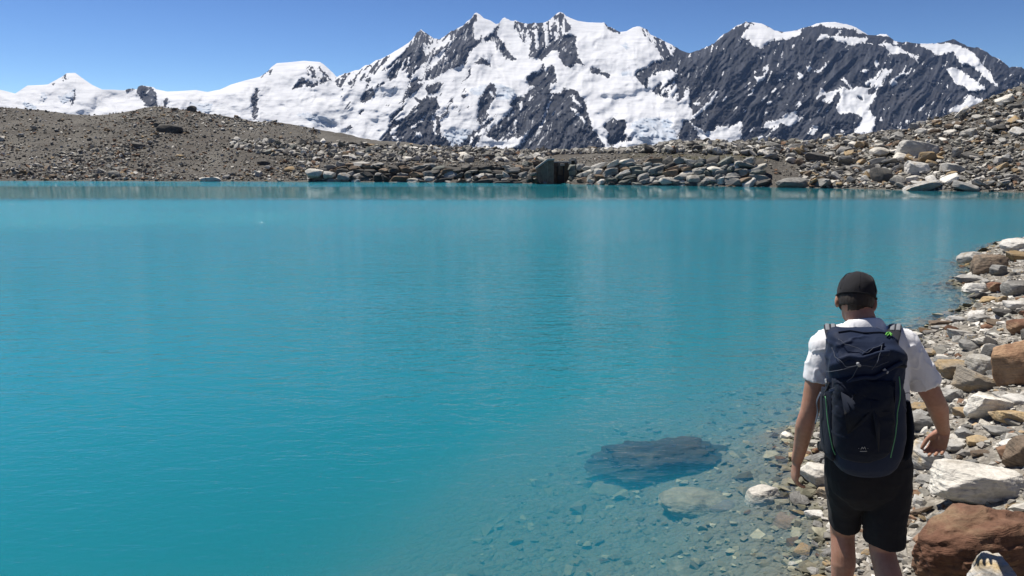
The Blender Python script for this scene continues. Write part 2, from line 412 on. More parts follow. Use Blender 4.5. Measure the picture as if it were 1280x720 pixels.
def build_mountains():
    du = 0.9
    us = np.arange(-170, 1460, du)
    sx, sy = zip(*SKYLINE)
    crest = np.interp(us, sx, sy)
    nr, VB = 200, 216.0
    s = np.linspace(0, 1, nr) ** 1.05
    U = np.repeat(us[:, None], nr, 1)
    # small jags on the rocky skylines
    rocky = np.interp(us, [410, 420, 470, 590, 600, 615, 640, 715, 720, 755, 760, 778, 800, 860, 935, 940, 1000, 1015, 1090, 1150, 1185, 1700], [0, 1, 1, 1, 0, .2, 1, 1, 0, .2, 1, .1, .4, 1, 1, 0, .1, .1, .7, .3, 1, 1])
    crest = crest - rocky * 1.6 * np.maximum(0, fbm2(us / 3.1, us * 0, 3, 5)) + rocky * 0.3
    V = crest[:, None] + (VB - crest[:, None]) * s[None, :]
    # ragged edges of the snow fields
    wu = U + 2.8 * fbm2(U / 6, V / 6, 4, 11, .65) + 1.3 * fbm2(U / 1.7, V / 1.7, 2, 12)
    wv = V + 2.4 * fbm2(U / 6, V / 6, 4, 21, .65) + 1.3 * fbm2(U / 1.7, V / 1.7, 2, 22)
    rock = np.zeros_like(U); ice = np.zeros_like(U)
    def put(arr, poly, val, x=wu, y=wv):
        xs = [p[0] for p in poly]; ys = [p[1] for p in poly]
        i0 = max(0, int((min(xs) - 6 - us[0]) / du)); i1 = min(len(us), int((max(xs) + 6 - us[0]) / du) + 1)
        if i1 <= i0: return
        m = inpoly(x[i0:i1], y[i0:i1], poly)
        arr[i0:i1][m] = val
    for p in ROCK: put(rock, p, 1)
    # streaky snow lines that follow the fall line on the dark faces
    def streak(a, lx, ly, seed):
        ca, sa = math.cos(a), math.sin(a)
        al = U * ca + V * sa; ac = -U * sa + V * ca
        return fbm2(al / lx + 0.8 * fbm2(U / 40, V / 40, 2, seed + 7), ac / ly, 3, seed)
    blend = sstep(-.12, .12, fbm2(U / 55, V / 40, 2, 35))
    st = streak(2.32, 14, 2.2, 31) * blend + streak(1.95, 12, 2.4, 32) * (1 - blend)
    dens = 0.5 * fbm2(U / 60, V / 45, 2, 33) 
    right = sstep(870, 900, U)
    thin = (st > 0.50 - 0.30 * dens + 0.25 * sstep(40, 190, V) * 0.3) & (rock > 0)
    thin &= (right > 0.5) | (st > 0.42)
    thin &= ~((U > 640) & (U < 760) & (V > 120) & (st < 0.62))
    rock[thin] = 0.0
    # scattered outcrops on the broken left flank
    spots = (streak(2.2, 12, 2.6, 36) > .52) & (U > 425) & (U < 640) & (rock < .5) & (fbm2(U / 30, V / 30, 2, 37) > -.05)
    rock[spots] = 1
    for poly, share, a in MIXED:
        m = np.zeros_like(U); put(m, poly, 1)
        q = streak(a, 16, 2.4, 41) + 0.35 * fbm2(U / 3, V / 3, 2, 43)
        thr = np.quantile(q[m > 0], 1 - share)
        rock[m > 0] = (q[m > 0] > thr)
    for p in SNOW: put(rock, p, 0)
    for p in HOLES: put(rock, p, 1)
    # ledges and outcrops: break up every edge between snow and rock
    soft_r = rock.copy()
    for _ in range(5):
        soft_r = (np.roll(soft_r, 1, 0) + np.roll(soft_r, -1, 0) + 2 * soft_r) / 4
        b_ = soft_r.copy(); b_[:, 1:-1] = (soft_r[:, :-2] + soft_r[:, 2:] + 2 * soft_r[:, 1:-1]) / 4; soft_r = b_
    q = (streak(2.3, 15, 1.9, 45) * blend + streak(1.9, 13, 2.1, 46) * (1 - blend)) * .72 + fbm2(U / 2.2, V / 1.8, 2, 47) * .16
    rock = ((.55 * rock + .45 * soft_r + q) > .40).astype(float)
    rock[soft_r < .03] = 0
    veil = sstep(.12, .5, streak(2.3, 9, 1.25, 56) * blend + streak(1.85, 9, 1.3, 57) * (1 - blend) + .35 * fbm2(U / 45, V / 30, 2, 58))
    rock = np.where(rock > .5, 1 - (.5 - .2 * right) * veil, rock)
    rib = streak(2.35, 24, 1.7, 49) * blend + streak(1.85, 20, 2.0, 53) * (1 - blend) + .5 * streak(1.5, 18, 3.2, 52)
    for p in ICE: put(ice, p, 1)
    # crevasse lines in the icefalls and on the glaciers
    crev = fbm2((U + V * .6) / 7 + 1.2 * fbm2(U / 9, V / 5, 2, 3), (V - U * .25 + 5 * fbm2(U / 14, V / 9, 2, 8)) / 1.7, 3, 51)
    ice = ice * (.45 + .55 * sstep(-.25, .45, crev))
    def blur(a, n):
        for _ in range(n):
            a = (np.roll(a, 1, 0) + np.roll(a, -1, 0) + 2 * a) / 4
            b = a.copy(); b[:, 1:-1] = (a[:, :-2] + a[:, 2:] + 2 * a[:, 1:-1]) / 4; a = b
        return a
    # depth of the faces: 32 degree slope plus ribs, gullies, benches
    dxs = (U - 640) / FPX; dys = (360 - V) / FPX
    ey = CP + dys * SP
    t = dxs / ey; e = (-SP + dys * CP) / ey
    ta, Y0, z0 = 0.62, 6600.0, -160.0
    base = (Y0 * ta - z0) / (ta - e)
    rb = blur(rock, 4); rb2 = blur(rock, 14)
    ca, sa = math.cos(2.15), math.sin(2.15)
    al = U * ca + V * sa; ac = -U * sa + V * ca
    wob = 0.7 * fbm2(U / 35, V / 35, 3, 61)
    ribs = ridged2(al / 70 + wob, ac / 17 + wob, 4, 62, .55)
    ribs2 = ridged2(al / 15 + wob, ac / 4.6, 3, 66, .65) * blend + ridged2((U * math.cos(1.8) + V * math.sin(1.8)) / 15 + wob, (-U * math.sin(1.8) + V * math.cos(1.8)) / 5.2, 3, 67, .65) * (1 - blend)
    face = fbm2(U / 90 + wob, V / 60, 4, 71)
    soft = fbm2(U / 38, V / 24, 3, 81)
    fine = fbm2(U / 2.6, V / 2.0, 2, 91)
    rel = -(0.10 + 0.90 * rb2) * (ribs - .5) * 230 - rb * (ribs2 - .5) * 48 - rb * fine * 22 - face * 150 - (1 - rb) * (soft * 100 + fbm2(U / 9, V / 4, 3, 83) * 13 + ridged2(U / 26 + wob, V / 30, 3, 85) * 75) - ice * crev * 34
    big = ridged2(U / 170 + 0.3, V / 260 + 0.2, 2, 99)
    rel = rel - (big - .5) * 380
    rel = rel * sstep(0, 0.12, s)[None, :] ** 0.5
    Y = base + rel
    X = t * Y; Z = CAMZ + e * Y
    # the far side of the range, falling away behind the skyline
    nb = 8
    XB = np.zeros((len(us), nb)); YB = XB.copy(); ZB = XB.copy()
    for k in range(nb):
        f = (nb - k) / nb
        YB[:, k] = Y[:, 0] + f * 2200
        XB[:, k] = X[:, 0] * (YB[:, k] / Y[:, 0])
        ZB[:, k] = Z[:, 0] * (1 - f) + f * (-200) - 40 * math.sin(f * 3.1)
    X = np.hstack([XB, X]); Y = np.hstack([YB, Y]); Z = np.hstack([ZB, Z])
    sn = np.hstack([np.repeat(1 - rock[:, :1], nb, 1), 1 - rock]); ic = np.hstack([np.zeros((len(us), nb)), ice])
    n1, n2 = X.shape
    idx = np.arange(n1 * n2).reshape(n1, n2)
    F = np.stack([idx[:-1, :-1].ravel(), idx[:-1, 1:].ravel(), idx[1:, 1:].ravel(), idx[1:, :-1].ravel()], 1)
    me = npmesh('mountain_range', np.stack([X.ravel(), Y.ravel(), Z.ravel()], 1), F)
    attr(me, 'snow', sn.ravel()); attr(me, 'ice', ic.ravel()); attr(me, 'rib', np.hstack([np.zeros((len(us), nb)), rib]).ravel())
    m = NT('mountain snow and rock')
    g = m.n('NewGeometry').outputs['Position']
    a = m.n('Attribute'); a.attribute_name = 'snow'
    b = m.n('Attribute'); b.attribute_name = 'ice'
    n1_ = m.noise(m.mapping(g, scale=(.012, .012, .03)), 1.0, 6, 0.65)
    n2_ = m.noise(m.mapping(g, scale=(.0022, .0022, .006)), 1.0, 5, 0.6)
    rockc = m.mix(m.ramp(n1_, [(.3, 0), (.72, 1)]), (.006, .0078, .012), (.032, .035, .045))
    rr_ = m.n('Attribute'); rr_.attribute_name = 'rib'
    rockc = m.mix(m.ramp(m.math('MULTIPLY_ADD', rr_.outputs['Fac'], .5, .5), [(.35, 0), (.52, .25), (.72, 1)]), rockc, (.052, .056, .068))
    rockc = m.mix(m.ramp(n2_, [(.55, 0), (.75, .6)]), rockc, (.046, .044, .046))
    n3_ = m.noise(m.mapping(g, scale=(.004, .004, .03)), 1.0, 4, 0.6)
    snowc = m.mix(m.ramp(n3_, [(.45, 0), (.75, .8)]), (.68, .69, .71), (.48, .49, .53))
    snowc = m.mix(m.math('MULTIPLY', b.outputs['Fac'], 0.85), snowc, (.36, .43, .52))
    edge = m.math('ADD', a.outputs['Fac'], m.math('MULTIPLY', m.math('SUBTRACT', n1_, 0.5), 0.5))
    fac = m.ramp(edge, [(.34, 0), (.66, 1)])
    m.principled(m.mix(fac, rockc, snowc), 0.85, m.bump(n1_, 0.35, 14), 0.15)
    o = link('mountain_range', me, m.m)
    tag(o, 'snow covered alpine mountain range with dark rock faces', None, kind='structure')
    return o

build_mountains()
# ------------------------------------------------------------------ the lake's outline, in metres
def w2(u, v):
    p = onz(u, v); return (p.x, p.y)

NEAR = [(1038,720),(1033,690),(1029,655),(1021,622),(1013,598),(1016,572),(1010,552),(1040,522),(1075,492),(1110,462),(1140,436),(1153,421),(1162,408),(1180,399),(1200,391),(1224,377),(1222,365),(1208,358),(1203,350),(1222,338),(1219,324),(1235,312),(1256,303),(1290,297)]
FAR = [(1420,247),(1330,242.5),(1280,240),(1210,239),(1130,237.5),(1060,235.5),(1000,234.5),(960,233.5),(850,232),(760,231),(722,230.2)]
FAR2 = [(664,229),(560,228),(470,227.3),(390,227),(300,226.7),(200,226.5),(100,226.2),(0,226),(-120,225.8),(-260,225.6)]
near_w = [w2(*p) for p in NEAR]
far_w = [w2(*p) for p in FAR]
far2_w = [w2(*p) for p in FAR2]
a_, b_ = far_w[-1], far2_w[0]
notch = [(a_[0] - 0.5, a_[1] + 0.3), (a_[0] - 0.9, a_[1] + 4.6), (b_[0] + 2.2, b_[1] + 4.4), (b_[0] + 1.9, b_[1] + 0.6)]   # the outlet channel
LAKE = ([(-70, -14), (-28, -3.0), (-9, 0.7), (-3.5, 1.45), (-0.8, 1.75), (0.6, 2.2), (1.15, 2.9)] + near_w + [(22, 24), (30, 27), (41, 32), (52, 38)] +
        far_w + notch + far2_w + [(-85, 55), (-95, 25)])
# tidy up the order on the right: bay shore
SHX = np.array([p[0] for p in FAR[::-1]][::1]); SHV = np.array([p[1] for p in FAR[::-1]])
_shu = np.array([p[0] for p in FAR2[::-1]] + [p[0] for p in FAR[::-1]]); _shv = np.array([p[1] for p in FAR2[::-1]] + [p[1] for p in FAR[::-1]])
_shY = np.array([w2(u, v)[1] for u, v in zip(_shu, _shv)])

# far bank cross-sections: photo column -> [(metres behind the waterline, photo row)] up to the crest
PROF = {
 -300: [(4,215),(15,185),(28,155),(42,131)], 0: [(4,216),(15,188),(28,158),(42,133)], 60: [(4,216),(15,189),(28,160),(42,137)], 120: [(4,216),(15,190),(28,163),(42,143)], 165: [(4,216),(14,190),(26,161),(40,138)],
 200: [(4,216),(14,190),(26,160),(40,131.5)], 240: [(4,216),(14,190),(26,163),(40,136)], 290: [(4,216),(14,192),(26,168),(40,145.5)], 320: [(4,216),(12,196),(24,170),(40,151)], 345: [(4,214),(10,199),(22,174),(40,152.5)],
 400: [(2,212),(7,203),(16,184),(40,162)], 470: [(2.4,208),(6,203),(14,189),(40,174)], 540: [(2.4,207),(6,203),(13,190),(30,183)], 645: [(2.4,208),(6,204),(12,192),(16,187)], 664: [(1.2,208),(3.5,200),(10,192),(16,187)], 684: [(1.0,203),(2.5,196),(10,191),(16,188)],
 690: [(1.5,206),(6,202),(12,194),(18,190)], 716: [(1.5,204),(6,199),(11,193),(18,189)], 745: [(2.7,204),(5,198),(8,192),(12,188)], 800: [(2.7,203),(5.5,196),(8,189),(12,184)], 850: [(2.7,201),(6,193),(8,185),(12,181)], 930: [(2.7,201),(6,194),(8,186),(13,180)],
 960: [(2,214),(6,199),(9,188),(14,180)], 1000: [(2,224),(7,207),(12,192),(18,178.5)], 1060: [(2,227),(7,210),(13,190),(20,171)], 1100: [(2,228),(7,211),(14,188),(22,164.5)],
 1135: [(2,229),(7,210),(14,185),(22,163)], 1160: [(2,229),(7,208),(15,178),(24,151)], 1200: [(2,229),(8,202),(16,170),(26,140)], 1240: [(2,229),(8,198),(17,158),(27,123)], 1280: [(2,229),(8,192),(17,147),(28,105)], 1500: [(2,222),(8,175),(18,95),(30,30)],
}
_pu = np.array(sorted(PROF)); 
_pd = np.array([[q[0] for q in PROF[u]] for u in _pu], float)
_pz = np.zeros_like(_pd)
for i, u in enumerate(_pu):
    ys = np.interp(u, _shu, _shY)
    for k, (d, v) in enumerate(PROF[u]):
        _pz[i, k] = at(u, v, ys + d).z

def lake_sd(x, y):
    d = polydist(x, y, LAKE)
    return np.where(inpoly(x, y, LAKE), -d, d)

def height(x, y, detail=True):
    x = np.asarray(x, float); y = np.asarray(y, float)
    d = lake_sd(x, y)
    rr = np.hypot(x, y)
    # near bank
    dn = np.maximum(d, 0)
    near = 0.30 * dn + 0.05 * np.minimum(dn, 3) ** 2 * 0.6
    near = np.where(dn > 6, 0.30 * 6 + .27 + 0.20 * (dn - 6), near)
    near = np.minimum(near, 9 + 0.02 * dn)
    # far bank
    yy = np.maximum(y, 5)
    u = 640 + FPX * (x / yy) / CP
    u = np.clip(u, _pu[0], _pu[-1])
    zs = [np.zeros_like(x)]; ds = [np.zeros_like(x)]
    for k in range(4):
        ds.append(np.interp(u, _pu, _pd[:, k])); zs.append(np.interp(u, _pu, _pz[:, k]))
    far = np.zeros_like(x)
    for k in range(4):
        t = np.clip((dn - ds[k]) / np.maximum(ds[k + 1] - ds[k], 1e-3), 0, 1)
        far = np.where(dn > ds[k], zs[k] + (zs[k + 1] - zs[k]) * t, far)
    over = dn - ds[4]
    far = np.where(over > 0, zs[4] - 0.02 * over - 0.4 * np.maximum(over - 3, 0), far)
    far = np.maximum(far, -60)
    wf = sstep(26, 42, y + 0.15 * np.abs(x))
    land = near * (1 - wf) + far * wf
    # lake bed
    dw = np.maximum(-d, 0)
    bed = -(0.26 * np.minimum(dw, 1.0) + 0.17 * np.clip(dw - 1.0, 0, 2.0) + 0.42 * np.clip(dw - 3.0, 0, 12)) * (1 + 0.5 * wf)
    bed = np.maximum(bed, -4.5)
    h = np.where(d > 0, land, bed)
    if detail:
        a = sstep(0, 8, dn) * wf
        h = h + a * (0.55 * fbm2(x / 7, y / 7, 4, 3) * np.minimum(1, 0.35 + dn / 25)) * np.where(over > -4, 0.7, 1)
        h = h + wf * sstep(0.5, 3, dn) * 0.14 * fbm2(x / 1.1, y / 1.1, 3, 4)
        n = (1 - wf) * (0.06 * fbm2(x / 0.9, y / 0.9, 3, 5) + 0.035 * fbm2(x / 0.23, y / 0.23, 3, 6))
        h = h + n * sstep(-6, -0.5, d) * np.where(d > 0, sstep(-0.4, .5, dn) , 1)
    far_out = sstep(190, 700, rr)
    return h * (1 - far_out) + (-120) * far_out

def ground_hit(u, v, y0=1.5, y1=140):
    d = ray(u, v)
    ks = np.geomspace(y0, y1, 900)
    X = d.x / d.y * ks; Z = CAMZ + d.z / d.y * ks
    h = height(X, ks)
    i = np.argmax(Z < h)
    if not (Z < h).any():
        i = len(ks) - 1
    return Vector((X[i], ks[i], h[i]))

def build_ground():
    az = np.concatenate([np.radians(np.linspace(-180, -46, 90)[:-1]), np.radians(np.linspace(-46, 46, 760)), np.radians(np.linspace(46, 180, 90)[1:])])
    rad = np.concatenate([np.geomspace(0.05, 2.2, 40)[:-1], np.geomspace(2.2, 30, 180)[:-1], np.geomspace(30, 180, 215)[:-1], np.geomspace(180, 16000, 30)])
    A, Rr = np.meshgrid(az, rad, indexing='ij')
    X = np.sin(A) * Rr; Y = np.cos(A) * Rr
    Z = height(X.ravel(), Y.ravel()).reshape(X.shape)
    n1, n2 = X.shape
    idx = np.arange(n1 * n2).reshape(n1, n2)
    F = np.stack([idx[:-1, :-1].ravel(), idx[1:, :-1].ravel(), idx[1:, 1:].ravel(), idx[:-1, 1:].ravel()], 1)
    me = npmesh('ground', np.stack([X.ravel(), Y.ravel(), Z.ravel()], 1), F)
    m = NT('moraine gravel')
    g = m.n('NewGeometry').outputs['Position']
    big = m.noise(m.mapping(g, scale=(.09, .09, .2)), 1, 5, .6)
    mid = m.noise(g, 1.3, 6, .65)
    v = m.n('TexVoronoi', feature='F1'); m.l(g, v.inputs['Vector']); v.inputs['Scale'].default_value = 13
    v2 = m.n('TexVoronoi', feature='F1'); m.l(g, v2.inputs['Vector']); v2.inputs['Scale'].default_value = 34
    sep = m.n('SeparateXYZ'); m.l(g, sep.inputs[0])
    far = m.n('MapRange'); m.l(sep.outputs[1], far.inputs[0]); far.inputs[1].default_value = 24; far.inputs[2].default_value = 45
    c_far = m.mix(m.ramp(big, [(.35, 0), (.65, 1)]), (.102, .095, .085), (.152, .143, .128))
    c_far = m.mix(m.ramp(mid, [(.3, .55), (.7, 0)]), c_far, (.055, .048, .041))
    soil = m.noise(m.mapping(g, scale=(.16, .05, .12), rot=(0, 0, .5)), 1, 5, .65)
    c_far = m.mix(m.ramp(soil, [(.5, 0), (.66, .65)]), c_far, (.17, .162, .145)); c_far = m.mix(m.ramp(soil, [(.3, .6), (.45, 0)]), c_far, (.07, .055, .045))
    c_near = m.mix(m.ramp(big, [(.35, 0), (.65, 1)]), (.20, .182, .155), (.29, .268, .232))
    spk = m.ramp(v.outputs['Color'], [(.1, .5), (.5, 1.0), (.95, 1.45)])
    spk2 = m.ramp(v2.outputs['Color'], [(.1, .6), (.5, 1.0), (.95, 1.35)])
    c = m.mix(far.outputs[0], c_near, c_far)
    c = m.mix(.8, c, spk, 'MULTIPLY'); c = m.mix(.7, c, spk2, 'MULTIPLY')
    # silt and algae film on the drowned bed
    un = m.n('MapRange', interpolation_type='SMOOTHSTEP'); m.l(sep.outputs[2], un.inputs[0]); un.inputs[1].default_value = .03; un.inputs[2].default_value = -.02
    c = m.mix(m.math('MULTIPLY', un.outputs[0], .9), c, (.135, .135, .11))
    # sparse moss and turf on the dam crest right of the outlet
    mo = m.noise(m.mapping(g, scale=(.35, .5, .5)), 1, 5, .7)
    bx = m.n('MapRange'); m.l(sep.outputs[0], bx.inputs[0]); bx.inputs[1].default_value = 10; bx.inputs[2].default_value = 15
    bx2 = m.n('MapRange'); m.l(sep.outputs[0], bx2.inputs[0]); bx2.inputs[1].default_value = 30; bx2.inputs[2].default_value = 22
    bz = m.n('MapRange'); m.l(sep.outputs[2], bz.inputs[0]); bz.inputs[1].default_value = 2.1; bz.inputs[2].default_value = 2.5
    fy = m.math('MULTIPLY', m.math('MULTIPLY', bx.outputs[0], bx2.outputs[0]), bz.outputs[0])
    fm = m.math('MULTIPLY', m.math('MULTIPLY', m.ramp(mo, [(.42, 0), (.6, .75)]), fy), far.outputs[0])
    c = m.mix(fm, c, (.085, .085, .028))
    h = m.math('ADD', m.math('MULTIPLY', v.outputs['Distance'], -0.6), m.math('MULTIPLY', v2.outputs['Distance'], -0.25))
    h = m.math('ADD', h, m.math('MULTIPLY', mid, 0.5))
    m.principled(c, .92, m.bump(h, .9, .08), .15)
    o = link('ground', me, m.m)
    tag(o, 'grey gravel moraine banks and bed around the lake', None, kind='structure')
    return o

build_ground()

# ------------------------------------------------------------------ the lake: a closed body of turbid glacial water
def build_lake():
    pts = np.array(LAKE)
    # push the outline a little under the banks
    n = len(pts)
    area = sum(pts[i][0] * pts[(i + 1) % n][1] - pts[(i + 1) % n][0] * pts[i][1] for i in range(n))
    sgn = 1 if area > 0 else -1
    out = []
    for i in range(n):
        a = pts[i - 1]; b = pts[(i + 1) % n]
        t = b - a; t = t / np.hypot(*t)
        out.append(pts[i] + sgn * np.array([t[1], -t[0]]) * 0.8)
    if sgn < 0: out = out[::-1]
    bm = bmesh.new()
    top = [bm.verts.new((p[0], p[1], 0.0)) for p in out]
    bot = [bm.verts.new((p[0], p[1], -6.0)) for p in out]
    bm.faces.new(top)
    bm.faces.new(bot[::-1])
    for i in range(n):
        j = (i + 1) % n
        bm.faces.new((top[j], top[i], bot[i], bot[j]))
    bmesh.ops.triangulate(bm, faces=bm.faces[:])
    bmesh.ops.recalc_face_normals(bm, faces=bm.faces[:])
    me = bpy.data.meshes.new('lake'); bm.to_mesh(me); bm.free()
    m = NT('turquoise glacial water')
    g = m.n('NewGeometry').outputs['Position']
    # wind ripples in several sizes, crests across the view
    def waves(sc, rot, detail, dist=0.0):
        return m.noise(m.mapping(g, scale=(sc * .45, sc, 1), rot=(0, 0, rot)), 1, detail, .6, dist)
    w1 = waves(2.2, .25, 3, .6); w2_ = waves(7.5, -.2, 3, .8); w3 = waves(22, .1, 2, .5)
    patch = m.noise(m.mapping(g, scale=(.035, .09, 1), rot=(0, 0, .1)), 1, 3, .5)
    h = m.math('ADD', m.math('MULTIPLY', w1, .42), m.math('MULTIPLY', w2_, .26))
    h = m.math('ADD', h, m.math('MULTIPLY', w3, .12))
    sep = m.n('SeparateXYZ'); m.l(g, sep.inputs[0])
    # sheltered strip of calmer water under the far moraine
    calm = m.n('MapRange', interpolation_type='SMOOTHSTEP'); m.l(m.math('ADD', sep.outputs[1], m.math('MULTIPLY', m.math('SUBTRACT', patch, .5), 6)), calm.inputs[0])
    calm.inputs[1].default_value = 40; calm.inputs[2].default_value = 46; calm.inputs[3].default_value = 1; calm.inputs[4].default_value = .05
    lee = m.n('MapRange', interpolation_type='SMOOTHSTEP'); m.l(sep.outputs[1], lee.inputs[0]); lee.inputs[1].default_value = 60; lee.inputs[2].default_value = 66; lee.inputs[3].default_value = 0; lee.inputs[4].default_value = .5
    gust = m.n('MapRange', interpolation_type='SMOOTHSTEP'); m.l(sep.outputs[1], gust.inputs[0]); gust.inputs[1].default_value = 21; gust.inputs[2].default_value = 27; gust.inputs[3].default_value = 1.5; gust.inputs[4].default_value = 2.1
    strength = m.math('MULTIPLY', m.math('ADD', calm.outputs[0], lee.outputs[0]), m.ramp(patch, [(.32, .5), (.68, 1.15)]))
    strength = m.math('MULTIPLY', strength, gust.outputs[0])
    shel = m.n('MapRange', interpolation_type='SMOOTHSTEP'); m.l(sep.outputs[1], shel.inputs[0]); shel.inputs[1].default_value = 4; shel.inputs[2].default_value = 11; shel.inputs[3].default_value = .42; shel.inputs[4].default_value = 1
    strength = m.math('MULTIPLY', strength, shel.outputs[0])
    b = m.n('Bump'); m.l(m.math('MULTIPLY', h, strength), b.inputs['Height']); b.inputs['Strength'].default_value = 1; b.inputs['Distance'].default_value = 0.075
    fr = m.n('Fresnel'); fr.inputs['IOR'].default_value = 1.333; m.l(b.outputs[0], fr.inputs['Normal'])
    gl = m.n('BsdfGlossy')
    # ripples too small to see one by one act as roughness, more of them with distance, few in the lee
    rd = m.n('MapRange', interpolation_type='SMOOTHSTEP'); m.l(sep.outputs[1], rd.inputs[0]); rd.inputs[1].default_value = 7; rd.inputs[2].default_value = 32; rd.inputs[3].default_value = .03; rd.inputs[4].default_value = .13
    m.l(m.math('MULTIPLY', rd.outputs[0], m.math('MULTIPLY_ADD', calm.outputs[0], .75, .25)), gl.inputs['Roughness'])
    m.l(b.outputs[0], gl.inputs['Normal']); gl.inputs['Color'].default_value = (1, 1, 1, 1)
    tr = m.n('BsdfTransparent')
    ms = m.n('MixShader')
    m.l(m.math('MINIMUM', fr.outputs[0], .85), ms.inputs[0]); m.l(tr.outputs[0], ms.inputs[1]); m.l(gl.outputs[0], ms.inputs[2])
    m.l(ms.outputs[0], m.out.inputs['Surface'])
    sc = m.n('VolumeScatter'); sc.inputs['Color'].default_value = (.038, .44, .73, 1); sc.inputs['Density'].default_value = WATER_D; sc.inputs['Anisotropy'].default_value = 0.5
    ab = m.n('VolumeAbsorption'); ab.inputs['Color'].default_value = (.03, .76, .95, 1); ab.inputs['Density'].default_value = WATER_D * 0.5
    ad = m.n('AddShader'); m.l(sc.outputs[0], ad.inputs[0]); m.l(ab.outputs[0], ad.inputs[1])
    m.l(ad.outputs[0], m.out.inputs['Volume'])
    o = link('lake', me, m.m)
    tag(o, 'turquoise glacial lake with wind ripples', None, kind='structure')
    return o

WATER_D = 1.75
build_lake()
# ------------------------------------------------------------------ rock shapes
M = {}
M['grey'] = mat_rock('grey schist', (.27, .265, .25), (.36, .35, .325), (.20, .19, .175), .55, .3)
M['pale'] = mat_rock('pale gneiss', (.52, .505, .47), (.62, .60, .555), (.40, .365, .30), .35, .3)
M['white'] = mat_rock('white quartz rock', (.57, .54, .48), (.68, .645, .575), (.42, .385, .325), .3, .35)
M['rust'] = mat_rock('rusty red rock', (.17, .085, .055), (.235, .13, .085), (.31, .21, .13), .55, .4)
M['ochre'] = mat_rock('ochre stained rock', (.36, .25, .13), (.42, .32, .19), (.27, .24, .20), .4, .4)
M['dark'] = mat_rock('dark slate', (.075, .073, .070), (.12, .115, .107), (.15, .135, .115), .5, .3)
M['green'] = mat_rock('greenish slate', (.17, .18, .16), (.23, .235, .21), (.13, .135, .125), .55, .3)
M['brown'] = mat_rock('brown schist', (.17, .125, .09), (.24, .185, .135), (.12, .10, .08), .5, .35)
M['striped'] = mat_rock('striped grey schist', (.33, .33, .32), (.44, .43, .41), (.40, .31, .18), 1.0, .25)
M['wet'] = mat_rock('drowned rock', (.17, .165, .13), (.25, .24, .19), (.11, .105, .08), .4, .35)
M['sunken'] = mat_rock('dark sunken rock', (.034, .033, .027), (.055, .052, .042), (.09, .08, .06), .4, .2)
M['tan'] = mat_rock('tan red rock', (.30, .19, .115), (.36, .24, .15), (.24, .14, .085), .4, .35)

_ico = {}
def ico(sub):
    if sub not in _ico:
        bm = bmesh.new(); bmesh.ops.create_icosphere(bm, subdivisions=sub, radius=1)
        v = np.array([x.co[:] for x in bm.verts]); f = np.array([[q.index for q in p.verts] for p in bm.faces])
        bm.free(); _ico[sub] = (v / np.linalg.norm(v, axis=1)[:, None], f)
    return _ico[sub]

def rock_verts(seed, sub, dims, planes=11, rough=.05, box=.72, sharp=60, strata=0.0, rnd=0.0):
    rng = np.random.default_rng(seed)
    v, f = ico(sub)
    n = rng.normal(size=(planes, 3)); n /= np.linalg.norm(n, axis=1)[:, None]
    dd = rng.uniform(.66, .90, planes)
    ax = np.vstack([np.eye(3), -np.eye(3)]) + rng.normal(size=(6, 3)) * .22
    ax /= np.linalg.norm(ax, axis=1)[:, None]
    n = np.vstack([n, ax]); dd = np.concatenate([dd, rng.uniform(box - .1, box + .08, 6)])
    c = np.maximum(v @ n.T, 1e-3)
    r = np.minimum(dd[None, :] / c, 4.0)
    r = (np.sum(r ** -sharp, 1)) ** (-1 / sharp)
    if rnd > 0:
        r = r * (1 - rnd) + rnd * .8
    p = v * r[:, None]
    if rough > 0:
        k = fbm3(v * 1.7 + seed, 3, seed) * rough * 1.2 + fbm3(v * 5.5 + seed, 3, seed + 9) * rough * .6
        p = p * (1 + k)[:, None]
    if strata > 0:
        q = p[:, 2] * 7 + p[:, 0] * 1.5 + fbm3(p * 1.5, 2, seed + 3)
        saw = (q - np.floor(q)) - .5
        hor = p.copy(); hor[:, 2] = 0
        p = p + hor * (saw * strata * (1 - np.abs(v[:, 2]) ** 3))[:, None]
    lo, hi = p.min(0), p.max(0)
    p = (p - (lo + hi) / 2) / (hi - lo) * np.array(dims)
    return p, f

def rock_mesh(name, seed, sub, dims, **kw):
    p, f = rock_verts(seed, sub, dims, **kw)
    me = npmesh(name, p, f, True)
    if sub <= 3:
        me.polygons.foreach_set('use_smooth', np.zeros(len(f), bool))
    else:
        me.set_sharp_from_angle(angle=R(38))
    return me

# low-poly angular chips for the thousands of small stones
def chip(seed, npts=11):
    rng = np.random.default_rng(seed)
    bm = bmesh.new()
    for _ in range(npts):
        q = rng.normal(size=3); q /= np.linalg.norm(q); q *= rng.uniform(.8, 1.05)
        q = np.sign(q) * np.abs(q) ** .75
        bm.verts.new(q)
    r = bmesh.ops.convex_hull(bm, input=bm.verts[:])
    loose = [x for x in bm.verts if not x.link_faces]
    if loose: bmesh.ops.delete(bm, geom=loose, context='VERTS')
    bmesh.ops.triangulate(bm, faces=bm.faces[:])
    bm.verts.index_update()
    v = np.array([x.co[:] for x in bm.verts]); f = np.array([[q.index for q in p.verts] for p in bm.faces])
    bm.free()
    return v / np.abs(v).max(0), f
CHIPS = [chip(500 + i) for i in range(24)]

def rot_mats(rng, n, tilt):
    out = np.zeros((n, 3, 3))
    for i in range(n):
        m = Matrix.Rotation(rng.uniform(0, 6.28), 3, 'Z') @ Matrix.Rotation(rng.normal() * tilt, 3, 'X') @ Matrix.Rotation(rng.normal() * tilt, 3, 'Y')
        out[i] = np.array(m)
    return out

